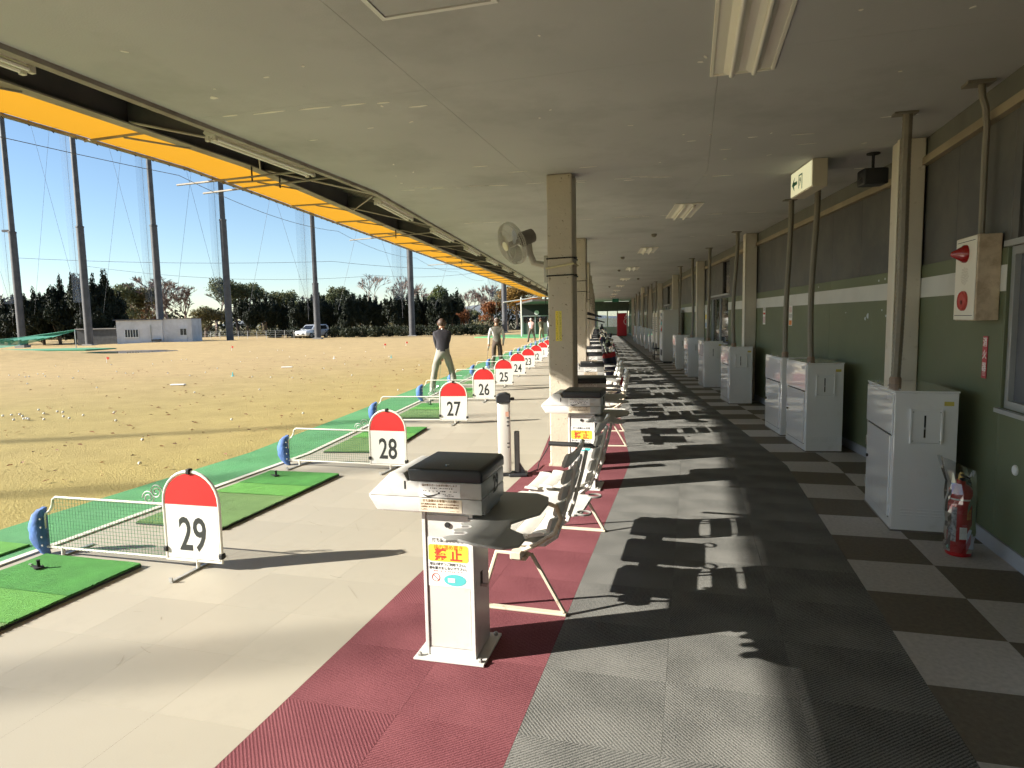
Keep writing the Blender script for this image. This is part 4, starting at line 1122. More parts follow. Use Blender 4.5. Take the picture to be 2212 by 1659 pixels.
# recessed ceiling lights
def make_clight():
    t = tag(empty('ceiling_light', (0, 0, 0)), 'x', 'ceiling light', 'unlit ceiling lights over the walkway')
    LW = mat('light_white', (.80, .77, .66), .45, var=.02)
    fr = MB()
    a, b = .19, .63
    fr.box(-a, -a + .022, -b, b, -.012, -.001).box(a - .022, a, -b, b, -.012, -.001).box(-a + .0225, a - .0225, -b, -b + .022, -.012, -.001).box(-a + .0225, a - .0225, b - .022, b, -.012, -.001)
    fr.build('rim', LW, t, bevel=.003)
    MB().add([(-a + .02, -b + .02, -.004), (a - .02, -b + .02, -.004), (a - .02, b - .02, -.004), (-a + .02, b - .02, -.004)], [(0, 1, 2, 3)]).build('reflector', LW, t)
    for x in (-.065, .065):
        MB().prism([(x - .045, -.0045), (x - .012, -.022), (x + .012, -.022), (x + .045, -.0045)], -b + .03, b - .03).build('ridge', LW, t)
        MB().tube([(x, -b + .07, -.040), (x, b - .07, -.040)], .0145, 10).build('tube', mat('lamp_tube', (.85, .83, .74), .3), t, smooth=True)
    return t
li0 = make_clight()
ll = [('A', -3.48, -.70), ('B', 2.65, -.75), ('B', 8.1, -.85), ('B', 13.6, -.9), ('B', 19.1, -.9), ('B', 24.6, -.9), ('B', 30.1, -.9), ('B', 35.6, -.9), ('B', 41.1, -.9)]
for i, (g, s, n) in enumerate(ll):
    t = li0 if i == 0 else copy_tree(li0)
    t.location = W(g, s, n, CZ); t.rotation_euler = (0, 0, -HD[g]); t['label'] = 'unlit recessed ceiling light over the walkway, %s from the camera' % wd[i]
t = thing('ceiling_hatch', 'white framed hatch in the ceiling cut by the top edge', 'hatch', 'A', -4.48, -2.18, CZ)
fr = MB(); a, b = .30, .30
fr.box(-a, -a + .025, -b, b, -.012, -.001).box(a - .025, a, -b, b, -.012, -.001).box(-a + .0255, a - .0255, -b, -b + .025, -.012, -.001).box(-a + .0255, a - .0255, b - .025, b, -.012, -.001)
fr.build('frame', WHITE, t); MB().box(-a + .03, a - .03, -b + .03, b - .03, -.006, -.001).build('panel', CONC, t)
# batten lights under the eaves
def make_batten():
    t = tag(empty('eaves_light', (0, 0, 0)), 'x', 'light fitting', 'unlit batten lights under the eaves')
    BW = mat('batten_white', (.66, .64, .54), .45, var=.04)
    MB().prism([(-.062, .0), (-.035, -.026), (.035, -.026), (.062, 0), (.04, .022), (-.04, .022)], -.72, .72).build('reflector', BW, t)
    for x in (-.034, .034):
        MB().tube([(x, -.68, -.047), (x, .68, -.047)], .0145, 8).build('tube', mat('lamp_tube', (.85, .83, .74), .3), t, smooth=True)
        for y in (-.70, .70): MB().box(x - .016, x + .016, y - .014, y + .014, -.064, -.026).build('lamp_holder', BW, t)
    for y in (-.5, .5): MB().box(-.015, .015, y - .015, y + .015, .03, .10).build('hanger', GALV, t)
    return t
ba0 = make_batten()
bl = [('A', -4.95), ('A', -2.05)] + [('B', 1.65 + 2.75 * k) for k in range(16)]
for i, (g, s) in enumerate(bl):
    t = ba0 if i == 0 else copy_tree(ba0)
    t.location = W(g, s, -4.70, 3.13); t.rotation_euler = (0, 0, -HD[g]); t['label'] = 'unlit cream batten light under the eaves edge, %s from the camera' % wd[i]
    if i >= 2: pass

# wall fan on the pillar
t = thing('wall_fan', 'grey electric fan in a wire cage fixed to the pillar', 'fan', 'A', -.36, -2.47)
FG = mat('fan_grey', (.46, .44, .38), .5, var=.08)
MB().box(-.045, -.002, -.06, .06, 1.98, 2.27).build('wall_plate', FG, t, bevel=.006)
MB().tube([(-.03, 0, 2.17), (-.10, -.02, 2.185), (-.16, -.03, 2.20), (-.20, -.04, 2.30), (-.21, -.045, 2.40)], .035, 8).build('arm', FG, t, smooth=True)
ax = Vector((-.66, -.66, -.36)).normalized()
e1 = ax.cross(Vector((0, 0, 1))).normalized(); e2 = e1.cross(ax)
c0 = Vector((-.36, -.17, 2.40))
def fp_(r, q, h): return c0 + (e1 * math.cos(q) + e2 * math.sin(q)) * r + ax * h
MB().tube([c0 - ax * .30, c0 - ax * .27, c0 - ax * .13, c0 - ax * .10], [.03, .075, .082, .05], 14).build('motor', mat('fan_motor', (.16, .15, .13), .45), t, smooth=True)
cg = MB()
for r, h in ((.225, 0), (.222, .025), (.16, .075), (.225, -.02), (.15, -.075)):
    cg.tube([fp_(r, 2 * math.pi * k / 36, h) for k in range(36)], .0055 if r > .2 else .0025, 5, closed=True)
for k in range(64):
    q = 2 * math.pi * k / 64
    cg.tube([fp_(.045, q + .25, .088), fp_(.13, q + .1, .082), fp_(.20, q, .045), fp_(.223, q, .005)], .0016, 3)
    if k % 2: cg.tube([fp_(.07, q, -.095), fp_(.16, q, -.075), fp_(.223, q, -.01)], .0016, 3)
cg.build('cage', FG, t, fixn=False)
MB().tube([c0 + ax * .078, c0 + ax * .092, c0 + ax * .098], [.052, .05, .03], 18).build('hub_badge', mat('fan_badge', (.68, .62, .42), .4), t, smooth=True)
for k in range(3):
    q0 = 2 * math.pi * k / 3 + .4; vs = []; fs = []
    for i in range(7):
        f = i / 6; r = .04 + .155 * f
        for j in range(7):
            u = j / 6; q = q0 + (u - .5) * (1.7 - .25 * f) * (.55 + .45 * math.sin(math.pi * min(1, f + .25)))
            vs.append(fp_(r, q, (u - .5) * .06))
    for i in range(6):
        for j in range(6): fs.append((i*7+j, i*7+j+1, (i+1)*7+j+1, (i+1)*7+j))
    o = MB().add(vs, fs).build('blade', mat('blade_grey', (.34, .33, .30), .35), t, smooth=True)
MB().tube([c0 - ax * .1, c0 + ax * .05], .03, 10).build('hub', FG, t)
MB().tube([(-.02, .02, 1.98), (-.05, .02, 1.8), (-.03, .01, 1.62), (-.01, -.02, 1.55)], .004, 5).build('pull_cord', BLACK, t)

# slim tower unit standing by the bay with its black cap and dark stand
t = thing('tower_unit', 'slim white tower unit with black cap and dark stand beside the bay', 'tower unit', 'A', -.98, -2.83, turn=.25)
TW = mat('tower_white', (.70, .68, .63), .4, var=.03)
MB().box(-.065, .065, -.05, .05, .03, .76).build('body', TW, t, bevel=.022, bseg=3, smooth=True)
MB().prism([(-.075, .76), (.07, .76), (.07, .84), (.02, .862), (-.05, .85), (-.075, .83)], -.06, .06).build('cap', DARK, t, bevel=.008)
MB().box(.07, .11, -.02, .02, .78, .81).build('cap_knob', DARK, t, bevel=.008)
MB().box(-.065, .065, -.05, .05, .0, .03).build('foot', DARK, t, bevel=.005)
for z in (.30, .34, .52, .56, .6):
    MB().box(.03, .055, -.0515, -.0505, z, z + .012).build('vent', BLACK, t)
MB().box(.018, .05, -.0515, -.0505, .62, .67).build('warning_label', mat('salmon_label', (.65, .36, .26), .6), t)
sd = MB().box(.10, .155, -.035, .035, .03, .46).build('stand_post', mat('stand_grey', (.06, .06, .058), .4), t, bevel=.012, bseg=2)
MB().box(.04, .23, -.09, .09, .001, .03).build('stand_base', DARK, t, bevel=.008)
MB().prism([(.155, .03), (.215, .03), (.155, .13)], -.03, .03).build('stand_rib', DARK, t)
MB().tube([(.20, 0, .02), (.26, .08, .008), (.34, .22, .008), (.36, .45, .03), (.44, .6, .12), (.50, .62, .22)], .006, 5).build('cord', BLACK, t, smooth=True)

# vending machines and other machines further down the hall
def vending(s, n, m, label, H_=1.83, Wd=1.0, D_=.62):
    t = thing('vending_machine', label, 'vending machine', 'B', s, n)
    MB().box(.03, D_, 0, Wd, .05, H_).build('body', m, t, bevel=.01)
    MB().box(0, .029, .01, Wd - .01, .06, H_ - .01).build('front_door', m, t, bevel=.008)
    MB().box(.05, D_ - .03, .03, Wd - .03, .0, .05).build('plinth', BLACK, t)
    return t
t = vending(15.75, .22, mat('machine_white', (.64, .62, .57), .4, var=.03), 'tall white vending machine beside the white cabinets')
MB().box(-.004, -.0005, .12, .62, 1.05, 1.72).build('display_window', mat('display_dark', (.12, .12, .15), .2, col2=(.4, .38, .36), vscale=12), t)
for r in range(3):
    for c in range(6): MB().lathe([(.028, 0), (.028, .09), (.012, .11)], 8, (-.012, .17 + c * .08, 1.10 + r * .2)).build('sample_can', [REDINK, TEAL, PAPER][(r + c) % 3], t)
MB().box(-.006, -.0005, .70, .90, .85, 1.2).build('coin_panel', GALV, t)
MB().box(-.006, -.0005, .1, .6, .25, .45).build('delivery_flap', BLACK, t)
MB().box(-.0008, .03, .985, 1.002, .06, 1.82).build('door_edge', GALV, t)
t = vending(48.6, -.35, mat('machine_red', (.42, .010, .020), .35, var=.05), 'red vending machine with white swirl at the far end', 1.95, .9, .8)
SW = [(0.75, 1.80), (.66, 1.66), (.60, 1.52), (.70, 1.60), (.78, 1.50), (.64, 1.42), (.56, 1.28), (.58, 1.12), (.66, 1.02), (.76, 1.0)]
MB().tube([(x, -.002, z) for x, z in SW], .022, 5).build('white_swirl', PAPER, t, smooth=True)
MB().box(-.003, -.0005, .1, .8, .9, 1.8).build('display_window', mat('display_dark', (.12, .12, .15), .2), t)
# ball vending units with key pads
for i, s in enumerate((18.6, 20.0)):
    t = thing('ball_vendor', 'tall cream ball vending unit past the white vending machine, %s one' % ('near' if i == 0 else 'far'), 'ball vendor', 'B', s, .30)
    MB().box(0, .5, 0, .75, 0, 1.75).build('body', mat('vendor_cream', (.68, .62, .50), .45, var=.04), t, bevel=.008)
    for r in range(8):
        for c in range(3): MB().box(-.006, -.0005, .1 + c * .2, .2 + c * .2, 1.0 + r * .075, 1.04 + r * .075).build('key', INK, t)
    MB().box(-.01, -.0005, .1, .65, .25, .55).build('tray', BLACK, t)
# low black cart frame between the machines
t = thing('tube_cart', 'low black tubular cart beside the white vending machine', 'cart', 'B', 17.2, .18)
for y in (0, .6):
    MB().tube([(-.1, y, .02), (-.1, y, .42), (.45, y, .42), (.45, y, .02)], .018, 6).build('hoop', BLACK, t)
MB().box(-.1, .45, 0, .6, .18, .2).build('tray', DARK, t)
for x in (-.1, .45): MB().tube([(x, 0, .42), (x, .6, .42)], .018, 6).build('side_bar', BLACK, t)
# hanging boards near the ceiling down the hall
for s, n, lab, m in ((26.0, .25, 'small cream sign box under the ceiling down the hall', mat('cream_board', (.66, .60, .48), .5)), (44.0, -.6, 'green exit sign at the far end of the hall', GRN)):
    t = thing('hanging_sign', lab, 'sign', 'B', s, n)
    MB().box(-.25 if m is GRN else -.08, .25 if m is GRN else .08, -.05 if m is GRN else -.2, .05 if m is GRN else .2, CZ - .32, CZ - .06).build('box', m, t, bevel=.01)
    MB().box(-.02, .02, -.02, .02, CZ - .06, CZ - .001).build('hanger', GALV, t)

# golf bags on stands behind the seats
def golf_bag(s, n, m, m2, label, lean=.18, seed=0):
    r_ = random.Random(seed)
    t = thing('golf_bag', label, 'golf bag', 'B', s, n, turn=r_.uniform(-.5, .5), group='golf bags along the walkway')
    pts = [(-lean * z, 0, z) for z in (.0, .05, .25, .5, .72, .86)]
    MB().tube(pts, [.11, .125, .125, .13, .125, .135], 14).build('bag', m, t, smooth=True)
    MB().tube([(-lean * .82, 0, .82), (-lean * .9, 0, .90)], [.14, .138], 14, caps=False).build('collar', m2, t, smooth=True)
    MB().prism([(-.02, .12), (.11, .1), (.12, .42), (.0, .46)], -.09, .09).build('pocket', m2, t, bevel=.03, bseg=2, smooth=True)
    MB().tube([(.09, .08, .72), (.17, .10, .55), (.12, .1, .3)], .016, 5).build('strap', BLACK, t)
    for k in range(7):
        a = r_.uniform(0, 6.28); q = r_.uniform(.02, .08); h = r_.uniform(1.0, 1.2)
        b0 = Vector((-lean * .8 + q * math.cos(a), q * math.sin(a), .8)); b1 = Vector((-lean * h + q * 1.6 * math.cos(a), q * 1.6 * math.sin(a), h))
        MB().tube([b0, b1], .006, 5).build('club_shaft', CHROME, t)
        if k < 3: MB().tube([b1 - Vector((.03, 0, .03)), b1 + Vector((.0, 0, .03)), b1 + Vector((.04, 0, .04))], [.03, .05, .02], 8).build('head_cover', m if k else BLACK, t, smooth=True)
        else: MB().box(b1.x - .04, b1.x + .02, b1.y - .008, b1.y + .008, b1.z - .02, b1.z + .02).build('club_head', CHROME, t, bevel=.005)
    for y in (-.13, .13): MB().tube([(-.05, y * .3, .62), (-.32, y * 1.6, .01)], .009, 5).build('stand_leg', BLACK, t)
NAVY = mat('bag_navy', (.02, .03, .07), .6); BRED = mat('bag_red', (.42, .02, .03), .6); BBLK = mat('bag_black', (.02, .02, .022), .5); BGRY = mat('bag_grey', (.25, .25, .26), .5)
for i, (s, n, a, b) in enumerate(((6.0, -1.62, NAVY, BRED), (9.0, -1.7, BBLK, BGRY), (9.9, -1.55, BBLK, BRED), (12.2, -1.6, BBLK, BBLK), (14.6, -1.6, BGRY, BBLK), (17.4, -1.65, BBLK, BRED), (20.5, -1.6, BBLK, BGRY), (24.0, -1.6, BBLK, BBLK), (28.0, -1.6, NAVY, BBLK))):
    golf_bag(s, n, a, b, ('navy and red golf bag on the carpet, nearest of the bags' if i == 0 else 'dark golf bag with clubs by the walkway, %s from the camera' % wd[i]), seed=i)
# black club hook on the second pillar
t = thing('club_hook', 'black rubber club hook on the second pillar', 'hook', 'B', 5.55, -2.19)
MB().prism([(0, 1.66), (.28, 1.60), (.30, 1.62), (.02, 1.72)], -.05, .05).build('upper_arm', BLACK, t, bevel=.006)
MB().prism([(0, 1.58), (.34, 1.50), (.35, 1.52), (.02, 1.61)], -.05, .05).build('lower_arm', BLACK, t, bevel=.006)

# ------------------------------------------------------------------ net poles round the range
POLE = mat('net_pole', (.062, .062, .068), .6, var=.15, vscale=2, dirt=(.10, .10, .10), damt=.5)
poles = [(-46.6, 62.0, 10.9), (-39.9, 61.5, 11.2), (-34.5, 64.2, 11.6), (-28.3, 65.5, 12.2), (-20.5, 69.0, 6.0), (-11.0, 72.5, 30.0), (-.8, 85.0, 30.0)]
plab = ['steel net pole at the far left with a lamp bracket', 'steel net pole standing before the dark conifers', 'steel net pole in front of the small white hut', 'steel net pole right of the white hut',
        'steel net pole beside the parked car', 'steel net pole left of the golfer in black', 'grey net pole behind the second golfer']
off = [(-50.0, -11.0), (-50.0, -6.6), (-50.0, -2.6), (-50.0, 1.0)]
def net_pole(x, y, step, label, hgt=25.5, ru=(.25, .20)):
    t = tag(empty('net_pole', (x, y, -.3)), label, 'pole', 'steel poles that carry the range net')
    st = min(step, hgt - .1)
    MB().tube([(0, 0, 0), (0, 0, st)], [.34, .32], 12).build('lower_shaft', POLE, t, smooth=True)
    if st < hgt - 1:
        MB().tube([(0, 0, st - .02), (0, 0, st + .12)], [.35, .35], 12).build('joint_collar', POLE, t)
        MB().tube([(0, 0, st + .1), (0, 0, hgt)], list(ru), 12).build('upper_shaft', POLE, t, smooth=True)
    MB().box(-.45, .45, -.45, .45, 0, .38).build('footing', mat('footing', (.3, .29, .27), .9), t)
    return t
for i, (x, y, st) in enumerate(poles):
    t = net_pole(x, y, st, plab[i])
    if i == 0: MB().box(-.9, -.3, -.1, .1, 11.0, 11.2).build('lamp_bracket', POLE, t)
for i, (x, y) in enumerate(off): net_pole(x, y, 11, 'net pole outside the picture on the left, %s of that side' % wd[i], ru=(.10, .085))
# cables crossing between poles, and strips of gathered net
allp = [(-54, 62)] + [(x, y) for x, y, _ in poles]
WIRE = mat('wire', (.09, .09, .10), .6)
SHEER = sheermat('gathered_net', (.20, .25, .33), .13)
for i in range(len(allp) - 1):
    (x0, y0), (x1, y1) = allp[i], allp[i+1]
    t = tag(empty('net_bay', (x0, y0, 0)), 'stay cables and gathered net strip between net poles, %s span from the left' % wd[i], 'range net', 'net spans between the poles')
    dx, dy = x1 - x0, y1 - y0; a = .30; b = .55
    for q in ((.28, .92), (.82, .22)):
        MB().tube([(dx * q[0], dy * q[0], 25), (dx * q[1], dy * q[1], 3)], .012, 4).build('stay_cable', WIRE, t)
    c = .80
    for (u0, u1) in ((c, c + .16), (c + .05, c + .12)):
        MB().add([(dx*u0, dy*u0 + .1, 4), (dx*u1, dy*u1 + .1, 4), (dx*u1, dy*u1 + .1, 25), (dx*u0, dy*u0 + .1, 25)], [(0, 1, 2, 3)]).build('net_strip', SHEER, t)
    MB().tube([(dx * (c + .1), dy * (c + .1), 25), (dx * (c + .1), dy * (c + .1), 2)], .014, 4).build('pull_rope', WIRE, t)
# thin wire looping along outside the awning
def cable(name, pts, r, label, sag=0.0, m=WIRE, cat='cable'):
    full = []
    for a, b in zip(pts[:-1], pts[1:]):
        a, b = Vector(a), Vector(b)
        for k in range(12):
            f = k / 12; p = a.lerp(b, f); p.z -= sag * 4 * f * (1 - f); full.append(p)
    full.append(Vector(pts[-1]))
    return tag(MB().tube(full, r, 5).build(name, m), label, cat)
cable('awning_wire', [W('A', -9, -7.05, 3.42), W('A', -.55, -7.0, 3.42), W('B', 5.4, -7.05, 3.40), W('B', 11, -7.05, 3.38), W('B', 16.5, -7.05, 3.38), W('B', 22, -7.05, 3.38)], .0035, 'thin wire hung in loops along the awning edge', .12)
cable('power_line', [(-75, 100, 12.4), (-28, 104, 11.3), (-2, 108, 10.0), (14, 104, 8.0)], .028, 'power line crossing in front of the trees', .5)
cable('power_line', [(-62, 96, 10.6), (-20, 99, 8.6), (6, 96, 10.6)], .022, 'second power line dipping towards the right', 1.2)

# ------------------------------------------------------------------ vegetation
def leaf_cloud(blobs, count, size, seed, upright=0.0):
    """leaf-sized quads spread through ellipsoid blobs: (cx,cy,cz,rx,ry,rz)"""
    r = np.random.default_rng(seed)
    w = np.array([b[3] * b[4] * b[5] for b in blobs]) ** .5; w /= w.sum()
    ch = r.choice(len(blobs), count, p=w); B = np.array(blobs)[ch]
    v = r.normal(size=(count, 3)); v /= np.linalg.norm(v, axis=1)[:, None]
    rad = r.uniform(.35, 1.0, count) ** .5
    c = B[:, :3] + v * rad[:, None] * B[:, 3:6]
    c += r.normal(size=(count, 3)) * size * (.6 if not upright else .25)
    a = r.normal(size=(count, 3)); a[:, 2] += upright; a /= np.linalg.norm(a, axis=1)[:, None]
    b = np.cross(a, r.normal(size=(count, 3))); b /= np.linalg.norm(b, axis=1)[:, None]
    s = size * r.uniform(.5, 1.2, count)[:, None]; k = .3 if not upright else .14
    q = np.stack([c - a*s*.5 - b*s*k, c + a*s*.5 - b*s*k, c + a*s*.6 + b*s*k, c - a*s*.4 + b*s*k], 1).reshape(-1, 3)
    return q
def leaf_mesh(name, q, m):
    me = bpy.data.meshes.new(name); n = len(q) // 4
    me.vertices.add(4 * n); me.vertices.foreach_set('co', q.astype(np.float32).ravel())
    me.loops.add(4 * n); me.loops.foreach_set('vertex_index', np.arange(4 * n, dtype=np.int32))
    me.polygons.add(n); me.polygons.foreach_set('loop_start', np.arange(0, 4 * n, 4, dtype=np.int32))
    me.update(calc_edges=True); me.validate(); me.materials.append(m); return me
LM = {'conifer': leafmat('dark_conifer', (.006, .010, .006), (.020, .028, .013), .1), 'evergreen': leafmat('evergreen_leaf', (.05, .07, .028), (.17, .17, .085), .25),
      'olive': leafmat('olive_leaf', (.08, .085, .04), (.21, .18, .09), .25), 'autumn': leafmat('autumn_leaf', (.16, .06, .025), (.34, .14, .055), .3),
      'gold': leafmat('gold_leaf', (.15, .09, .02), (.34, .20, .05), .3), 'hedge': leafmat('hedge_leaf', (.010, .016, .007), (.035, .042, .016), .1), 'lightgreen': leafmat('light_conifer', (.05, .07, .02), (.13, .15, .05), .2)}
def branch_tree(mb, p, d_, L_, r, depth, rnd, spread=.55, twig=3):
    """recursive limbs, returns tips"""
    tips = []
    e = p + d_ * L_
    mid = p + d_ * L_ * .5 + Vector((rnd.gauss(0, .04), rnd.gauss(0, .04), rnd.gauss(0, .03))) * L_
    rm = max(r, .026); mb.tube([p, mid, e], [rm, max(rm * .8, .024), max(rm * .62, .018)], 5 if depth > 2 else 3, caps=False)
    if depth == 0: return [e]
    k = rnd.choice((2, 3, 3)) if depth > 1 else twig + 1
    for i in range(k):
        ax_ = Vector((rnd.gauss(0, 1), rnd.gauss(0, 1), rnd.gauss(0, .6))).normalized()
        nd_ = (d_ + ax_ * spread * rnd.uniform(.6, 1.2) + Vector((0, 0, .12))).normalized()
        tips += branch_tree(mb, e.lerp(p, rnd.uniform(0, .3)), nd_, L_ * rnd.uniform(.62, .86), r * .58, depth - 1, rnd, spread, twig)
    return tips
def tree(name, x, y, H_, W_, kind, label, seed, leaves=5000, size=.28, bark=BARK, group='trees beyond the range', trunk=.18, depth=4, lowskirt=.25):
    rnd = random.Random(seed)
    t = tag(empty(name, (x, y, -.3)), label, 'tree', group)
    mb = MB()
    tips = branch_tree(mb, Vector((0, 0, 0)), Vector((rnd.gauss(0, .04), rnd.gauss(0, .04), 1)).normalized(), H_ * .28, trunk, depth, rnd, .6)
    zs = max(p.z for p in tips); xs_ = max(max(abs(p.x), abs(p.y)) for p in tips)
    sx, sz = (W_ * (.62 if not leaves else .46)) / xs_, (H_ * .93) / zs
    f = lambda p: (p[0] * sx, p[1] * sx, p[2] * sz)
    mb.v = [f(v) for v in mb.v]
    mb.build('trunk', bark, t, fixn=False)
    if leaves:
        bl = []
        for p in tips:
            p = Vector(f(p)); s_ = W_ * rnd.uniform(.07, .15)
            if p.z < H_ * lowskirt: continue
            bl.append((p.x, p.y, p.z, s_, s_, s_ * .8))
        for i in range(10):
            q = rnd.uniform(0, 6.28); rr = W_ * .3 * rnd.random()
            bl.append((rr * math.cos(q), rr * math.sin(q), H_ * rnd.uniform(.45, .8), W_ * .14, W_ * .14, H_ * .09))
        link('crown', leaf_mesh('crown', leaf_cloud(bl, leaves, size, seed), LM[kind]), t)
    return t
def spire_tree(name, x, y, H_, W_, label, seed, leaves=5200, kind='conifer', spires=9, base=.1, size=.26, group='dark clipped conifers beyond the range'):
    """juniper-like tree: a dense mass with flame-shaped spires on top"""
    rnd = random.Random(seed); t = tag(empty(name, (x, y, -.3)), label, 'tree', group)
    MB().tube([(0, 0, 0), (.05, 0, H_ * .5)], [.16, .08], 7).build('trunk', BARK, t)
    for k in range(3): MB().tube([(0, 0, H_ * .05), (rnd.uniform(-.6, .6), rnd.uniform(-.4, .4), H_ * .35)], [.08, .04], 5).build('limb', BARK, t)
    bl = []
    for k in range(14):        # body: overlapping clumps, straight-sided
        q = rnd.uniform(0, 6.28); rr = W_ * .36 * math.sqrt(rnd.random())
        bl.append((rr * math.cos(q), rr * math.sin(q) * .7, H_ * rnd.uniform(base + .14, .66), W_ * .17, W_ * .16, H_ * .13))
    for k in range(spires):    # flame-shaped tips
        q = 6.28 * (k + rnd.uniform(0, .6)) / spires; rr = W_ * .47 * math.sqrt(rnd.uniform(.05, 1)); top = H_ * rnd.uniform(.80, 1.0) * (1 - .10 * rr / (W_ * .4))
        px_, py_ = rr * math.cos(q), rr * math.sin(q) * .7; z = H_ * .52; n = 7
        for j in range(n):
            f = j / (n - 1); s_ = min(.42, W_ * .10) * (1 - f) ** .9 + .025
            bl.append((px_ + .05 * math.sin(j + k), py_, z + (top - z) * f, s_, s_, (top - z) / n * .7))
    link('crown', leaf_mesh('crown', leaf_cloud(bl, leaves, size * 1.7, seed, 1.6), LM[kind]), t)
    return t
def shrub(x, y, rx, h, label, seed, kind='hedge', n=900):
    t = tag(empty('clipped_shrub', (x, y, -.3)), label, 'shrub', 'round clipped shrubs at the edge of the range')
    MB().tube([(0, 0, 0), (0, 0, h * .5)], .06, 5).build('stem', BARK, t)
    link('foliage', leaf_mesh('foliage', leaf_cloud([(0, 0, h * .55, rx, rx * .8, h * .45)], n, .16, seed), LM[kind]), t)
# left dark conifers
left = [(-49.22, 66, 5.2, 4.6), (-48.14, 67, 5.9, 4.8), (-46.12, 66.5, 5.7, 4.6), (-45.56, 68, 7.0, 5.0), (-42.48, 66, 7.6, 4.4), (-41.54, 67, 6.1, 4.4), (-54.05, 70, 4.8, 5)]
for i, (x, y, h, w) in enumerate(left):
    spire_tree('conifer_tree', x, y, h + .6, w, 'dark conifer of the big clump left of the white hut, %s from the left' % wd[(i + 1) % 7], 20 + i, leaves=15000, spires=9, size=.20)
# hedge-like row of spired conifers behind the car
for i, (x, y) in enumerate([(-33.96, 84), (-31.94, 85), (-29.98, 86), (-27.24, 84), (-25.26, 85), (-23.4, 86), (-20.88, 84), (-19.19, 85), (-17.32, 86), (-14.88, 84), (-13.11, 85), (-11.43, 86), (-9.24, 84), (-7.65, 85)]):
    spire_tree('conifer_tree', x, y, 5.9 + .4 * math.sin(i * 2.1), 3.3, 'dark spired conifer of the long row behind the parked car, %s from the left' % wd[i], 50 + i, leaves=12000, spires=9, base=.13, size=.17)
spire_tree('conifer_tree', -9.92, 92, 6.0, 5.4, 'tall dark conifer at the right end of the long row', 80, leaves=8000, spires=8, size=.2)
# broadleaf and bare trees behind
spec = [
    (-51.61, 88, 7.8, 6, 'evergreen', 3600, 'rounded evergreen tree behind the white hut on its left'),
    (-50.66, 90, 7.2, 5, 'olive', 2800, 'olive green tree behind the pole of the white hut'),
    (-48.04, 92, 9.9, 8.5, None, 0, 'large bare tree above the white hut'),
    (-47.57, 95, 8.3, 6, None, 0, 'smaller bare tree at the right of the hut'),
    (-54.17, 99, 7.5, 7, None, 0, 'bare tree behind the net pole of the hut'),
    (-54.12, 94, 4.6, 6, 'autumn', 2600, 'low russet tree just behind the hut'),
    (-39.36, 84, 4.0, 5, 'olive', 2600, 'low olive shrub-like tree right of the white hut'),
    (-39.35, 94, 8.6, 7.6, 'evergreen', 6500, 'big rounded evergreen behind the fourth pole'),
    (-34.01, 96, 6.7, 5.6, 'evergreen', 4200, 'dark rounded evergreen left of the parked car'),
    (-34.14, 90, 5.0, 5, 'evergreen', 3000, 'low evergreen right of the fourth pole'),
    (-26.5, 100, 7.5, 5, 'evergreen', 3600, 'evergreen rising behind the conifer row'),
    (-28.71, 101, 6.4, 4.2, 'evergreen', 2500, 'small evergreen behind the fifth pole'),
    (-21.82, 105, 10.4, 7, None, 0, 'bare tree above the conifer row, left of two'),
    (-18.02, 106, 10.0, 7, None, 0, 'bare tree above the conifer row, right of two'),
    (-62.06, 80, 6.5, 7, None, 0, 'bare reddish tree at the far left edge'),
    (-69.67, 96, 6.7, 7, None, 0, 'bare tree behind the left conifers'),
    (-67.62, 97, 7.5, 7, None, 0, 'second bare tree behind the left conifers'),
    (-60.07, 96, 9.0, 7, None, 0, 'bare tree behind the right side of the left conifers'),
    (-58.04, 74, 4.4, 5, 'autumn', 2200, 'russet bush at the far left edge'),
    (-4.32, 108, 8.6, 8, None, 0, 'bare reddish tree right of the second golfer'),
    (-3.42, 104, 4.7, 5, 'autumn', 3000, 'russet autumn tree behind the second golfer'),
    (1.0, 100, 7.0, 6, 'gold', 4200, 'golden brown tree under the far awning'),
    (-0.44, 103, 6.8, 6, 'olive', 2600, 'olive tree behind the seventh pole'),
    (-7.8, 120, 3.9, 5, 'evergreen', 2200, 'small dark tree in the gap left of the second golfer'),
    (3.46, 110, 5.6, 5, 'gold', 2500, 'golden tree behind the far clubhouse'),
    (-29.31, 92, 5.0, 5, 'evergreen', 2600, 'dark evergreen just left of the fifth pole'),
    (-7.27, 96, 3.4, 5, 'autumn', 1800, 'low russet bush right of the conifer row')]
for i, (x, y, h, w, kind, nl, lab) in enumerate(spec):
    bare = kind is None
    tree('bare_tree' if bare else 'broadleaf_tree', x, y, h, w, kind, lab, 200 + i, leaves=int(nl * 1.7), size=.22, bark=BARKP if bare else BARK, depth=6 if bare else 4, trunk=.17)
for i, (x, y, h, w) in enumerate(((-83, 104, 8.2, 8), (-70, 106, 8.6, 9), (-62, 107, 8.0, 8), (-55.5, 104, 9.2, 8), (-48, 106, 8.8, 9), (-36, 108, 7.5, 8), (-18, 112, 8.5, 8), (-7.5, 112, 8.2, 8), (6, 112, 8.5, 8))):
    tree('bare_tree', x, y, h, w, None, 'grey brown bare tree in the far wood, %s from the left' % wd[i], 330 + i, leaves=0, bark=BARKP, depth=6, trunk=.16)
link_ = leaf_mesh('crown', leaf_cloud([(0, 0, 4.2, 2.0, 1.8, 1.9), (.3, 0, 5.7, 1.1, 1.1, 1.3)], 4500, .22, 400), LM['lightgreen'])
t = tag(empty('broadleaf_tree', (-10.81, 97, -.3)), 'light green conical tree above the end of the conifer row', 'tree', 'trees beyond the range')
link('crown', link_, t); MB().tube([(0, 0, 0), (0, 0, 4.5)], [.2, .1], 6).build('trunk', BARK, t)
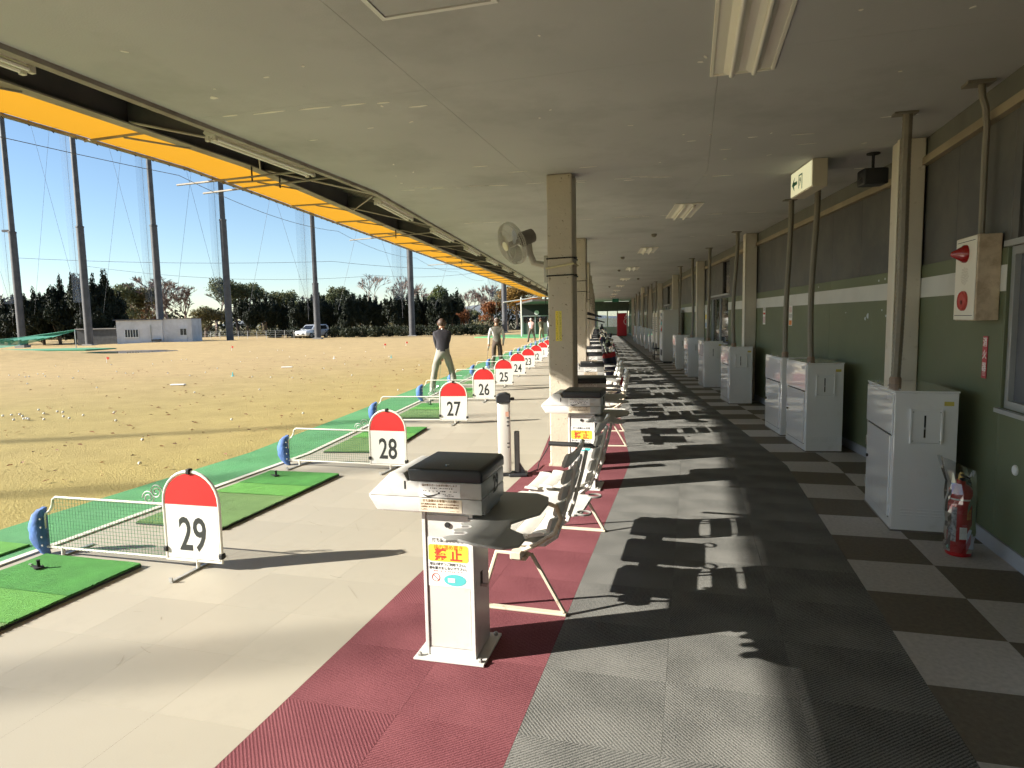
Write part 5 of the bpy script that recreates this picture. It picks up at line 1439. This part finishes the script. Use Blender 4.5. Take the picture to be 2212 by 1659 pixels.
# round shrubs
for i, (x, y) in enumerate([(-27.58, 76.0), (-25.56, 76.8), (-23.56, 76.0), (-20.74, 76.8), (-18.95, 76.0), (-17.55, 76.8), (-15.8, 76.0), (-14.32, 76.8), (-12.49, 76.0), (-10.86, 76.8), (-9.01, 76.0), (-7.9, 76.8), (-6.19, 76.0), (-4.72, 76.8), (-3.15, 76.0)]):
    shrub(x, y, .95 + .15 * (i % 3), 1.35 + .12 * (i % 2), 'round clipped dark shrub at the range edge, %s from the left' % wd[i], 500 + i, n=1100)
# low scrub along the far edge
r_ = random.Random(9); bl = []
for k in range(70):
    dd = r_.uniform(88, 100); bl.append((r_.uniform(-76, 0), dd, r_.uniform(.2, .8), r_.uniform(1, 2.4), .8, r_.uniform(.5, 1.3)))
tag(link('undergrowth', leaf_mesh('undergrowth', leaf_cloud(bl, 9000, .3, 77), LM['olive'])), 'low undergrowth under the trees beyond the range', 'undergrowth', kind='stuff')
hb = []
for k in range(80): hb.append((-84 + k * 1.14, 110 + (k % 4), 1.6 + .8 * math.sin(k * .9), 1.5, 1.2, 2.0))
tag(link('woodland', leaf_mesh('woodland', leaf_cloud(hb, 12000, .42, 78), LM['hedge'])), 'dense far woodland filling the gaps behind the trees', 'woodland', kind='stuff')
# far hill; its blue-grey colour stands in for distance haze
mb = MB(); kx = 60; vs = []; fs = []
for i in range(kx + 1):
    x = -700 + 1400 * i / kx; h = 34 * math.exp(-((x + 40) / 160) ** 2) + 14 * (noise.noise(Vector((x * .006, 3, 0))) + .6)
    vs += [(x, 1500, -2), (x, 1560, max(h, 2))]
for i in range(kx): fs.append((2*i, 2*i+2, 2*i+3, 2*i+1))
struct(mb.add(vs, fs).build('hills', mat('hazy_hill_wood', (.14, .155, .17), .95, var=.15, vscale=.02), smooth=True), 'low wooded hill on the horizon, coloured blue-grey for haze')

# ------------------------------------------------------------------ hut, car, pond, nets and bits on the range
t = tag(empty('white_hut', (-35.18, 62.5, -.12), R(8)), 'small white flat roofed hut at the edge of the range', 'hut')
HUTW = mat('hut_wall', (.62, .62, .64), .8, var=.05, dirt=(.35, .34, .33), damt=.4, dscale=.8)
MB().box(-2.5, 1.6, 0, 2.6, 0, 2.35).build('front_block', HUTW, t)
MB().box(1.6, 4.2, .3, 3.2, 0, 2.42).build('side_block', HUTW, t)
rfm = MB(); k = 40
for i in range(k): rfm.box(-2.7 + i * .1095, -2.7 + i * .1095 + .06, -.2, 2.7, 2.36, 2.44)
rfm.build('corrugated_roof', mat('hut_roof', (.16, .15, .15), .7, var=.2), t)
MB().box(1.65, 4.25, .2, 3.2, 2.43, 2.48).build('side_roof', mat('hut_roof', (.16, .15, .15), .7), t)
def hutwin(x0, x1, z0, z1, y, n):
    w = MB().box(x0, x1, y - .04, y - .002, z0, z1).build('window', mat('hut_glass', (.04, .045, .05), .15), t)
    for i in range(n + 1):
        xx = x0 + (x1 - x0) * i / n; MB().box(xx - .02, xx + .02, y - .06, y - .041, z0, z1).build('frame', PAPER, w)
    MB().box(x0 - .05, x1 + .05, y - .09, y - .0405, z0 - .06, z0).build('sill', PAPER, w)
hutwin(-1.75, -.55, .75, 1.45, 0, 5)
dr = MB().box(3.1, 3.75, .25, .298, .05, 1.6).build('door', mat('hut_door', (.55, .56, .58), .6), t)
MB().box(3.15, 3.4, .235, .249, .85, 1.45).box(3.45, 3.7, .235, .249, .85, 1.45).build('door_pane', mat('hut_glass', (.04, .045, .05), .15), dr)
MB().box(.55, .60, -.06, -.002, .2, 1.9).build('wall_pipe', GALV, t)
MB().box(.75, 1.5, -.5, -.1, .35, .5).build('shelf', DARK, t); MB().box(.8, .84, -.5, -.46, 0, .35).build('shelf_leg', DARK, t)
t = tag(empty('grey_shed', (-39.95, 64, -.12), R(5)), 'low grey lean-to beside the white hut', 'shed')
MB().box(-2.6, 1.1, 0, 2.0, 0, 1.55).build('wall', mat('shed_wall', (.09, .09, .09), .9, var=.2), t)
MB().box(-2.7, 1.2, -.15, 2.1, 1.56, 1.66).build('roof', mat('shed_roof', (.33, .31, .29), .8), t)

# parked car, nose towards the range
def car(x, y, rz, paint, label, group='parked cars'):
    t = tag(empty('parked_car', (x, y, -.12), rz), label, 'car', group)
    PA = mat('car_paint_' + paint[0], paint[1], .25, coat=.6, metal=.2); GL = mat('car_glass', (.015, .017, .02), .08)
    w = .84
    low = [(-2.15, .32), (2.1, .30), (2.18, .62), (2.05, .88), (1.2, .98), (-2.05, 1.02), (-2.2, .75)]
    MB().prism(low, -w, w).build('body', PA, t, bevel=.08, bseg=3, smooth=True)
    top = [(1.15, .97), (.45, 1.52), (.2, 1.58), (-1.5, 1.60), (-1.95, 1.45), (-2.1, 1.0)]
    cb = MB().prism(top, -w + .08, w - .08).build('cabin', PA, t, bevel=.07, bseg=3, smooth=True)
    sx_ = 1.15 - .45; sz_ = 1.52 - .97; nl = math.hypot(sx_, sz_); nx, nz = sz_ / nl * .02, sx_ / nl * .02
    a, b = Vector((1.10 + nx, 0, 1.02 + nz)), Vector((.50 + nx, 0, 1.48 + nz))
    MB().add([(a.x, -.66, a.z), (a.x, .66, a.z), (b.x, .58, b.z), (b.x, -.58, b.z)], [(0, 1, 2, 3)]).build('windscreen', GL, cb)
    for s_ in (-1, 1):
        MB().prism([(.95, 1.02), (.42, 1.46), (-1.45, 1.5), (-1.75, 1.05)], s_ * (w - .082), s_ * (w - .062)).build('side_window', GL, cb)
    for wx in (-1.35, 1.35):
        for s_ in (-1, 1):
            wh = MB().lathe([(.31, -.1), (.325, -.06), (.325, .06), (.31, .1)], 18, (wx, s_ * (w - .06), .325), 'y').build('wheel', BLACK, t, smooth=True)
            MB().lathe([(.19, -.105), (.19, .105)], 12, (wx, s_ * (w - .06), .325), 'y').build('rim', GALV, wh)
    for s_ in (-1, 1):
        MB().box(2.06, 2.15, s_ * .62 - .16, s_ * .62 + .16, .68, .82).build('headlight', mat('lamp_glass', (.7, .72, .75), .1), t, bevel=.03)
        MB().box(.85, 1.0, s_ * (w + .02) - .08, s_ * (w + .02) + .08, 1.0, 1.12).build('mirror', PA, t, bevel=.03)
    MB().box(2.12, 2.19, -.5, .5, .45, .62).build('grille', BLACK, t); MB().box(2.185, 2.2, -.17, .17, .48, .56).build('number_plate', PAPER, t)
car(-23.3, 76.5, R(-112), ('silver', (.55, .57, .60)), 'silver parked car at the edge of the range beside a pole')
car(*W('B', 20, 9)[:2], R(200), ('white', (.7, .72, .75)), 'white car parked outside behind the bright window')
car(*W('B', 25, 9)[:2], R(200), ('blue', (.12, .2, .4)), 'blue car parked outside past the white car')
t = tag(empty('outside_house', (*W('B', 62, 22)[:2], 0), -HB), 'blue grey building seen through the window', 'building')
MB().box(-6, 6, 0, 6, 0, 6).build('wall', mat('far_wall', (.25, .28, .34), .8), t)
for k in range(4):
    for r in range(2): MB().box(-5 + k * 2.6, -3.5 + k * 2.6, -.05, -.001, 1 + r * 2.4, 2.4 + r * 2.4).build('window', PAPER, t)

# pond, green turf patch and drooping green net at the left
wm = bpy.data.materials.new('pond_water'); wm.use_nodes = True
b = wm.node_tree.nodes['Principled BSDF']; b.inputs['Base Color'].default_value = (.035, .036, .034, 1); b.inputs['Roughness'].default_value = .06
MB().prism([(-26.3 + 5.2 * math.cos(q) + .5 * math.sin(3 * q), 45.0 + 4.2 * math.sin(q)) for q in np.linspace(0, 6.1, 28)], -.40, -.095, 'z').build('pond', wm)['kind'] = 'structure'
MB().prism([(-28.2 + 3.4 * math.cos(q), 46.6 + 1.3 * math.sin(q) + .4 * math.sin(3 * q)) for q in np.linspace(0, 6.0, 20)], -.45, -.085, 'z').build('mud_bank', mat('mud', (.12, .10, .085), .9, var=.2))['kind'] = 'structure'
t = struct(MB().prism([(-44, 46), (-30.5, 46.5), (-29.5, 48.5), (-33, 50.5), (-45, 50)], -.4, .07, 'z').build('green_turf', mat('practice_green', (.07, .26, .14), .9, var=.1, vscale=.6)), 'pale green turf patch at the far left')
vs = []; fs = []; ku, kv = 24, 6
for i in range(ku + 1):
    u = i / ku; x = -50 + 15.5 * u; y = 51.5 + .5 * math.sin(u * 3)
    zt = .85 + .62 * max(0, (u - .35) / .65) ** 2.2 - .15 * math.sin(math.pi * min(1, u / .8)); zb = .08 + 1.3 * max(0, (u - .55) / .45) ** 1.4
    for j in range(kv + 1): vs.append((x, y + .12 * math.sin(i * .8 + j), zb + (zt - zb) * j / kv))
for i in range(ku):
    for j in range(kv): fs.append((i*(kv+1)+j, (i+1)*(kv+1)+j, (i+1)*(kv+1)+j+1, i*(kv+1)+j+1))
t = tag(empty('practice_net', (0, 0, 0)), 'drooping green practice net at the far left', 'net')
MB().add(vs, fs).build('mesh', sheermat('green_net', (.06, .26, .19), .78), t, smooth=True)
MB().tube([vs[i*(kv+1)+kv] for i in range(ku + 1)], .03, 5).build('head_rope', mat('green_rope', (.05, .2, .14), .8), t)
MB().tube([(-34.5, 51.5, 0), (-34.5, 51.5, 1.45)], .04, 6).build('post', GALV, t)
# low mesh fence at the far right edge of the lawn
t = tag(empty('mesh_fence', (0, 0, -.2)), 'low wire mesh fence between hut and parked car', 'fence')
for k in range(12): MB().tube([(-35.8 + k * 1.04, 73, 0), (-35.8 + k * 1.04, 73, 1.1)], .025, 5).build('post', GALV, t)
mb = MB()
for z in (.15, .4, .65, .9, 1.08): mb.tube([(-35.8, 73, z), (-24.3, 73, z)], .008, 3)
mb.build('wire', GALV, t)

# ------------------------------------------------------------------ small things on the lawn
BALL = None
balls = [(-9.27, 11.69), (-9.19, 11.79), (-8.73, 11.24), (-9.07, 11.83), (-8.87, 11.63), (-8.62, 11.33), (-8.61, 11.38), (-8.53, 11.32), (-9.16, 12.44), (-8.71, 11.95), (-8.23, 11.28), (-8.62, 12.18), (-8.46, 12.1), (-8.1, 11.59), (-7.86, 11.39), (-7.83, 11.72), (-7.45, 12.02), (-6.86, 11.1), (-5.32, 9.19), (-16.9, 21.74), (-16.49, 21.65), (-15.5, 20.6), (-15.5, 20.76), (-16.21, 22.12), (-15.98, 22.07), (-15.02, 20.82), (-14.25, 20.33), (-13.13, 19.34), (-15.46, 23.09), (-13.73, 22.48), (-12.85, 21.53), (-12.56, 21.46), (-11.14, 20.95), (-9.8, 19.67), (-9.96, 21.03), (-7.72, 19.21), (-7.12, 19.08), (-6.43, 18.93), (-19.73, 28.02), (-17.24, 27.88), (-16.67, 32.75), (-16.63, 33.14), (-16.57, 31.57), (-15.46, 38.38), (-12.81, 32.63), (-14.26, 39.6), (-13.92, 39.46), (-11.28, 32.92), (-10.82, 34.07), (-11.16, 26.68), (-6.4, 22.04), (-6.24, 24.22), (-4.83, 19.5), (-5.84, 26.81), (-5.55, 29.34), (-3.59, 21.33), (-3.35, 23.41), (-10.51, 36.39), (-10.88, 41.28), (-8.2, 36.51), (-14.75, 26.62), (-10.5, 23.09), (-4.42, 7.54), (-4.81, 10.99), (-3.77, 11.56), (-13.03, 17.37), (-10.51, 16.34), (-7.54, 15.31), (-6.22, 15.88), (-2.69, 15.22)]
for i, (x, y) in enumerate(balls):
    if BALL is None:
        bm = bmesh.new(); bmesh.ops.create_icosphere(bm, subdivisions=2, radius=.0214); me = bpy.data.meshes.new('golf_ball'); bm.to_mesh(me); bm.free()
        me.polygons.foreach_set('use_smooth', [True] * len(me.polygons)); me.materials.append(mat('ball_white', (.66, .64, .58), .4)); BALL = me
    o = link('golf_ball', BALL, None, (x, y, fz(x, y) + .03)); o.scale = (1.0,) * 3
    tag(o, 'white golf ball lying loose on the dry lawn of the range', 'golf ball', 'golf balls scattered on the lawn')
mb = MB(); r_ = random.Random(31)
for i in range(520):
    n = -6.5 - abs(r_.gauss(0, 1)) * 7; s = r_.uniform(-5, 22); g = 'B' if s > 0 else 'A'
    p = W(g, s, n); z = fz(p.x, p.y) + .02; a = r_.uniform(0, 6.28); L_ = r_.uniform(.02, .055)
    c, s_ = math.cos(a) * L_, math.sin(a) * L_
    mb.add([(p.x - c, p.y - s_, z), (p.x + s_ * .5, p.y - c * .5, z + .02), (p.x + c, p.y + s_, z + r_.uniform(0, .02)), (p.x - s_ * .5, p.y + c * .5, z + .012)], [(0, 1, 2, 3)])
tag(mb.build('fallen_leaves', leafmat('dead_leaf', (.10, .045, .02), (.30, .13, .06), .1), fixn=False), 'brown fallen leaves scattered over the near lawn', 'leaves', kind='stuff')
# yardage markers and little flags
for (x, y, m, lab) in ((-8.5, 19.69, TEAL, 'small blue cone marker on the lawn'), (-7.86, 28.72, PAPER, 'small white stake on the lawn left of the golfer'), (-5.3, 28.55, TEAL, 'small pale blue marker near the golfer in black')):
    t = tag(empty('lawn_marker', (x, y, fz(x, y))), lab, 'marker', 'distance markers on the lawn')
    MB().lathe([(.06, 0), (.055, .012), (.022, .012), (.010, .13)], 10).build('cone', m, t)
for (x, y, lab) in ((-19.4, 31.05, 'small red flag by the pond'), (-17.7, 41.05, 'small red flag beyond the pond'), (-7.81, 39.88, 'small red flag near the parked car'), (-6.97, 42.98, 'small red flag right of the parked car')):
    t = tag(empty('red_flag', (x, y, fz(x, y))), lab, 'flag', 'red flags on the lawn')
    MB().tube([(0, 0, 0), (0, 0, .28)], .008, 5).build('stick', PAPER, t); MB().box(.01, .13, -.008, .008, .17, .28).build('cloth', REDINK, t)
for i, (x, y) in enumerate(((-8.02, 23.09), (-8.88, 17.17), (-1.62, 18.76))):
    tag(MB().box(x - .19, x + .19, y - .06, y + .06, fz(x, y) + .005, fz(x, y) + .035).build('white_board', PAPER, bevel=.01), 'flat white board lying on the lawn, %s' % ('right of the fifth pole', 'left of the middle', 'near the second golfer')[i], 'board', 'flat boards on the lawn')

# ------------------------------------------------------------------ far clubhouse with the clock
t = tag(empty('clubhouse', (0, 0, 0)), 'far clubhouse end with black wall, clock and yellow awning', 'clubhouse')
MB().box(1.2, 9.0, 68.0, 68.3, 1.85, 3.1).build('black_wall', mat('black_board', (.018, .02, .02), .6), t)
MB().box(1.2, 9.0, 68.05, 68.3, 0, 1.2).build('low_wall', FASCIA, t)
for k in range(6): MB().box(1.2 + k * 1.3, 1.3 + k * 1.3, 67.98, 68.04, 0, 1.84).build('door_frame', ALU, t)
MB().box(1.2, 9.0, 68.1, 68.12, 1.2, 1.85).build('glass_band', DGLASS, t)
MB().box(1.1, 9.0, 67.9, 67.99, 1.86, 1.96).build('sill_band', ALU, t)
cf = MB().lathe([(.24, 67.99), (.24, 67.95), (.22, 67.94)], 20, (2.72, 0, 2.25), 'y').build('clock', PAPER, t)
MB().box(2.715, 2.725, 67.93, 67.938, 2.25, 2.42).box(2.72, 2.84, 67.93, 67.938, 2.245, 2.256).build('clock_hand', INK, cf)
MB().prism([(1.9, 56.5), (9, 56.5), (9, 69), (.6, 69)], 3.12, 3.3, 'z').build('roof', DECK, t)
MB().prism([(1.85, 57.0), (2.5, 57.5), (1.0, 69), (.2, 69)], 3.40, 3.42, 'z').build('awning_cloth', MATS['awning_cloth'], t)
MB().tube([(1.0, 60.5, 0), (1.0, 60.5, 3.6)], .06, 8).build('post', TUBEW, t)
MB().tube([(2.4, 58, 3.5), (-.6, 57.0, 3.1)], .05, 6).build('stay', TUBEW, t)
MB().prism([(-3.5, 62), (1.5, 56), (8, 56), (8, 68), (-1.5, 68)], -.1, .005, 'z').build('terrace', STRIPT, t)

# ------------------------------------------------------------------ people
def person(x, y, rz, joints, edges, mats_, label, hair, extra=None, face=Vector((0, 1, 0)), scale=1.0):
    """skinned body: joints name->(pos, radius); edges (a,b,slot)"""
    t = tag(empty('person', (x, y, 0), rz), label, 'person')
    names = list(joints); bm = bmesh.new()
    me = bpy.data.meshes.new('body')
    me.from_pydata([joints[n][0] for n in names], [(names.index(a), names.index(b)) for a, b, _ in edges], []); me.update()
    o = link('body', me, t)
    md = o.modifiers.new('skin', 'SKIN'); md.use_smooth_shade = True; md.branch_smoothing = .4
    sv = me.skin_vertices[0].data
    for i, n in enumerate(names):
        r = joints[n][1]; sv[i].radius = r if isinstance(r, tuple) else (r, r); sv[i].use_root = (n == 'pelvis')
    s2 = o.modifiers.new('sub', 'SUBSURF'); s2.levels = 2; s2.render_levels = 2
    dg = bpy.context.evaluated_depsgraph_get(); dg.update()
    nm = bpy.data.meshes.new_from_object(o.evaluated_get(dg)); o.modifiers.clear(); o.data = nm; nm.name = 'body'
    nr = [v.normal.copy() for v in nm.vertices]
    for v, n_ in zip(nm.vertices, nr):
        if v.co.z < 1.42:
            v.co += n_ * (.011 * noise.noise(Vector((v.co.x * 9, v.co.y * 9, v.co.z * 7))) + .006 * noise.noise(Vector((v.co.x * 22, v.co.y * 22, v.co.z * 14))))
    for m in mats_: nm.materials.append(m)
    segs = [(Vector(joints[a][0]), Vector(joints[b][0]), s) for a, b, s in edges]
    for p in nm.polygons:
        c = p.center; best = (9, 0)
        for a, b, s in segs:
            ab_ = b - a; f = max(0, min(1, (c - a).dot(ab_) / max(ab_.length_squared, 1e-9))); dd = (a + ab_ * f - c).length
            if dd < best[0]: best = (dd, s)
        p.material_index = best[1]; p.use_smooth = True
    hp = Vector(joints['head'][0]); hr = joints['head'][1] if not isinstance(joints['head'][1], tuple) else joints['head'][1][0]
    # hair cap, ears, nose
    bm = bmesh.new(); bmesh.ops.create_uvsphere(bm, u_segments=16, v_segments=10, radius=1)
    for v in bm.verts:
        n = 1 + .05 * noise.noise(v.co * 6); v.co = Vector((v.co.x * .097, v.co.y * .113, v.co.z * .106)) * n
    fd = Vector(face).normalized()
    kill = [v for v in bm.verts if (v.co.dot(fd) > .03 and v.co.z < .055) or v.co.z < -.085]
    bmesh.ops.delete(bm, geom=kill, context='VERTS')
    hm = bpy.data.meshes.new('hair'); bm.to_mesh(hm); bm.free(); hm.materials.append(hair); hm.polygons.foreach_set('use_smooth', [True] * len(hm.polygons))
    link('hair', hm, o, hp + Vector((0, 0, .022)) - fd * .006)
    sd = fd.cross(Vector((0, 0, 1)))
    for s_ in (-1, 1):
        MB().tube([hp + sd * s_ * .078 + Vector((0, 0, .03)), hp + sd * s_ * .092 + Vector((0, 0, .01)), hp + sd * s_ * .080 - Vector((0, 0, .03))], [.008, .016, .008], 6).build('ear', mats_[2], o, smooth=True)
    MB().tube([hp + fd * .085 + Vector((0, 0, .02)), hp + fd * .112 - Vector((0, 0, .015)), hp + fd * .085 - Vector((0, 0, .02))], [.008, .014, .008], 6).build('nose', mats_[2], o, smooth=True)
    if extra: extra(t, o)
    t.scale = (scale,) * 3
    return t
def golfer_pose(stance=.24, hands=(-.02, .40, .80), lean=.22, turn=0.0, head=(0, .26, 1.545)):
    """address pose, facing +y"""
    h = Vector(hands)
    J_ = {'pelvis': ((0, -.02, .90), (.15, .115)), 'belly': ((0, .03, 1.05), (.15, .11)), 'chest': ((turn * .04, .12, 1.25), (.165, .125)), 'neckb': ((0, .19, 1.40), (.085, .075)), 'neck': ((0, .215, 1.45), .058), 'head': (head, (.082, .095)), 'crown': ((head[0], head[1] + .01, head[2] + .07), (.07, .085)),
          'shl': ((-.17 + turn * .05, .15, 1.345), .078), 'shr': ((.17 + turn * .05, .15, 1.345), .078)}
    for s_, k in ((-1, 'l'), (1, 'r')):
        sh = Vector(J_['sh' + k][0]); e = sh.lerp(h, .5) + Vector((s_ * .035, -.02, -.02))
        J_['el' + k] = (tuple(e), .046); J_['wr' + k] = (tuple(h.lerp(e, .12) + Vector((s_ * .015, 0, 0))), .030); J_['ha' + k] = (tuple(h + Vector((s_ * .012, .02, -.06))), .034)
        J_['hip' + k] = ((s_ * .095, -.02, .86), .098); J_['kn' + k] = ((s_ * (stance * .75), .045, .475), .080); J_['an' + k] = ((s_ * stance, 0, .10), .068)
        J_['heel' + k] = ((s_ * stance, -.04, .045), .04); J_['toe' + k] = ((s_ * (stance + .03), .17, .04), .036)
    E_ = [('pelvis', 'belly', 0), ('belly', 'chest', 0), ('chest', 'neckb', 0), ('neckb', 'neck', 2), ('neck', 'head', 2), ('head', 'crown', 2)]
    for k in 'lr':
        E_ += [('chest', 'sh' + k, 0), ('sh' + k, 'el' + k, 0), ('el' + k, 'wr' + k, 4), ('wr' + k, 'ha' + k, 2), ('pelvis', 'hip' + k, 1), ('hip' + k, 'kn' + k, 1), ('kn' + k, 'an' + k, 1), ('an' + k, 'heel' + k, 3), ('heel' + k, 'toe' + k, 3)]
    return J_, E_
def fingers(o, at, m, s_=1):
    for k in range(4):
        z = -.05 - k * .018
        MB().tube([at + Vector((s_ * .03, -.005, z)), at + Vector((s_ * .035, .03, z - .004)), at + Vector((s_ * .005, .045, z - .006)), at + Vector((-s_ * .015, .03, z - .006))], [.009, .009, .0085, .007], 5).build('finger', m, o, smooth=True)
    MB().tube([at + Vector((s_ * .01, .0, -.03)), at + Vector((-s_ * .012, .03, -.045)), at + Vector((-s_ * .014, .035, -.08))], [.011, .010, .008], 5).build('thumb', m, o, smooth=True)
def club(x, y, rz, a, b, label):
    t = tag(empty('golf_club', (x, y, 0), rz), label, 'golf club'); a, b = Vector(a), Vector(b)
    MB().tube([a, a.lerp(b, .28)], .012, 6).build('grip', BLACK, t); MB().tube([a.lerp(b, .28), b], .006, 6).build('shaft', CHROME, t)
    MB().tube([b, b + Vector((-.03, .04, -.02)), b + Vector((-.04, .09, -.02))], [.012, .03, .018], 8).build('club_head', CHROME, t, smooth=True)
KNIT = mat('charcoal_knit', (.030, .028, .036), .85, var=.2, vscale=30, bump=.2, bscale=60)
GREYT = mat('grey_trousers', (.30, .285, .25), .85, var=.08, vscale=8, bump=.3, bscale=12)
SHOEW = mat('shoe_pale', (.5, .48, .44), .6); SHOED = mat('shoe_dark', (.03, .03, .03), .5)
J1, E1 = golfer_pose(.26)
def ex1(t, o):
    MB().tube([(-.055, .19, 1.425), (0, .15, 1.43), (.055, .19, 1.425), (0, .26, 1.41)], .018, 6, closed=True).build('collar', PAPER, o, smooth=True)
    fingers(o, Vector((-.02, .40, .80)), SKIN, 1)
x1, y1 = -1.53, 14.45
person(x1, y1, R(7), J1, E1, [KNIT, GREYT, SKIN, SHOEW, KNIT], 'golfer in charcoal sweater and grey trousers seen from behind', HAIR, ex1, scale=.99)
club(x1, y1, R(7), (-.02, .42, .80), (-.10, .95, .05), 'golf club held by the golfer in the charcoal sweater')
# second golfer: grey vest, pale sleeves, brown trousers, standing upright with the arm down
J2, E2 = golfer_pose(.15, hands=(-.16, .12, .76), head=(.02, .12, 1.60))
J2['chest'] = ((0, .04, 1.27), (.175, .115)); J2['neckb'] = ((0, .06, 1.43), (.08, .07)); J2['neck'] = ((.0, .08, 1.48), .056); J2['crown'] = ((.02, .13, 1.67), (.07, .085))
J2['shl'] = ((-.19, .05, 1.37), .07); J2['shr'] = ((.19, .05, 1.37), .07); J2['ell'] = ((-.26, .02, 1.08), .046); J2['wrl'] = ((-.27, .08, .84), .03); J2['hal'] = ((-.27, .10, .76), .034)
J2['elr'] = ((.25, .03, 1.08), .046); J2['wrr'] = ((.22, .12, .84), .03); J2['har'] = ((.21, .14, .77), .034)
VEST = mat('grey_vest', (.16, .15, .125), .85, var=.1, vscale=20); SLEEVE = mat('pale_sleeve', (.55, .54, .52), .8); BROWN = mat('brown_trousers', (.085, .06, .045), .85, var=.1)
E2 = [(a, b, (5 if (a, b) in (('shl', 'ell'), ('shr', 'elr'), ('ell', 'wrl'), ('elr', 'wrr')) else s)) for a, b, s in E2]
def ex2(t, o):
    fingers(o, Vector((-.27, .08, .82)), PAPER, -1); MB().lathe([(.092, 1.645), (.088, 1.68), (.06, 1.72), (.01, 1.735)], 14, (.02, .125, 0)).build('cap', HAIRG, o, smooth=True)
person(-.47, 21.3, R(4), J2, E2, [VEST, BROWN, SKIN, SHOED, SLEEVE, SLEEVE], 'golfer in grey vest with pale sleeves and brown trousers', HAIR, ex2, scale=.96)
club(-.47, 21.3, R(4), (-.27, .12, .80), (-.34, .30, .04), 'golf club held down by the golfer in the grey vest')
# third: pink striped shirt
def stripes(name, a, b):
    m = bpy.data.materials.new(name); m.use_nodes = True; nt = m.node_tree
    tc = nt.nodes.new('ShaderNodeTexCoord'); wv = nt.nodes.new('ShaderNodeTexWave'); wv.bands_direction = 'Z'; wv.inputs['Scale'].default_value = 5
    mx = nt.nodes.new('ShaderNodeMix'); mx.data_type = 'RGBA'; mx.inputs[6].default_value = (*a, 1); mx.inputs[7].default_value = (*b, 1)
    nt.links.new(tc.outputs['Object'], wv.inputs[0]); nt.links.new(wv.outputs[0], mx.inputs[0]); nt.links.new(mx.outputs[2], nt.nodes['Principled BSDF'].inputs[0]); return m
J3, E3 = golfer_pose(.24, hands=(.10, .34, .84))
def ex3(t, o): fingers(o, Vector((.10, .34, .84)), SKIN, 1)
person(1.42, 45.0, R(4), J3, E3, [stripes('pink_stripes', (.62, .30, .28), (.72, .60, .56)), mat('taupe_trousers', (.12, .10, .08), .85), SKIN, SHOED, SKIN], 'golfer in pink striped shirt and dark trousers down the range', HAIRG, ex3)
club(1.42, 45.0, R(4), (.10, .36, .84), (.02, .85, .05), 'golf club held by the golfer in pink stripes')
J4, E4 = golfer_pose(.16, hands=(.05, .25, .85), head=(0, .2, 1.56))
def ex4(t, o): fingers(o, Vector((.05, .25, .85)), SKIN, 1)
person(2.25, 47.5, R(20), J4, E4, [mat('olive_shirt', (.10, .10, .06), .85), mat('khaki_trousers', (.34, .29, .2), .85), SKIN, SHOED, SKIN], 'golfer in olive shirt and khaki trousers near the far end', HAIR, ex4)
J5, E5 = golfer_pose(.14, hands=(.12, .18, 1.35), head=(0, .10, 1.60))
def ex5(t, o): fingers(o, Vector((.12, .18, 1.35)), SKIN, 1)
person(3.0, 50.5, R(-15), J5, E5, [PAPER, mat('black_trousers', (.03, .03, .035), .85), SKIN, SHOED, PAPER], 'golfer in white shirt by the far clubhouse, partly behind the pillar', HAIR, ex5)
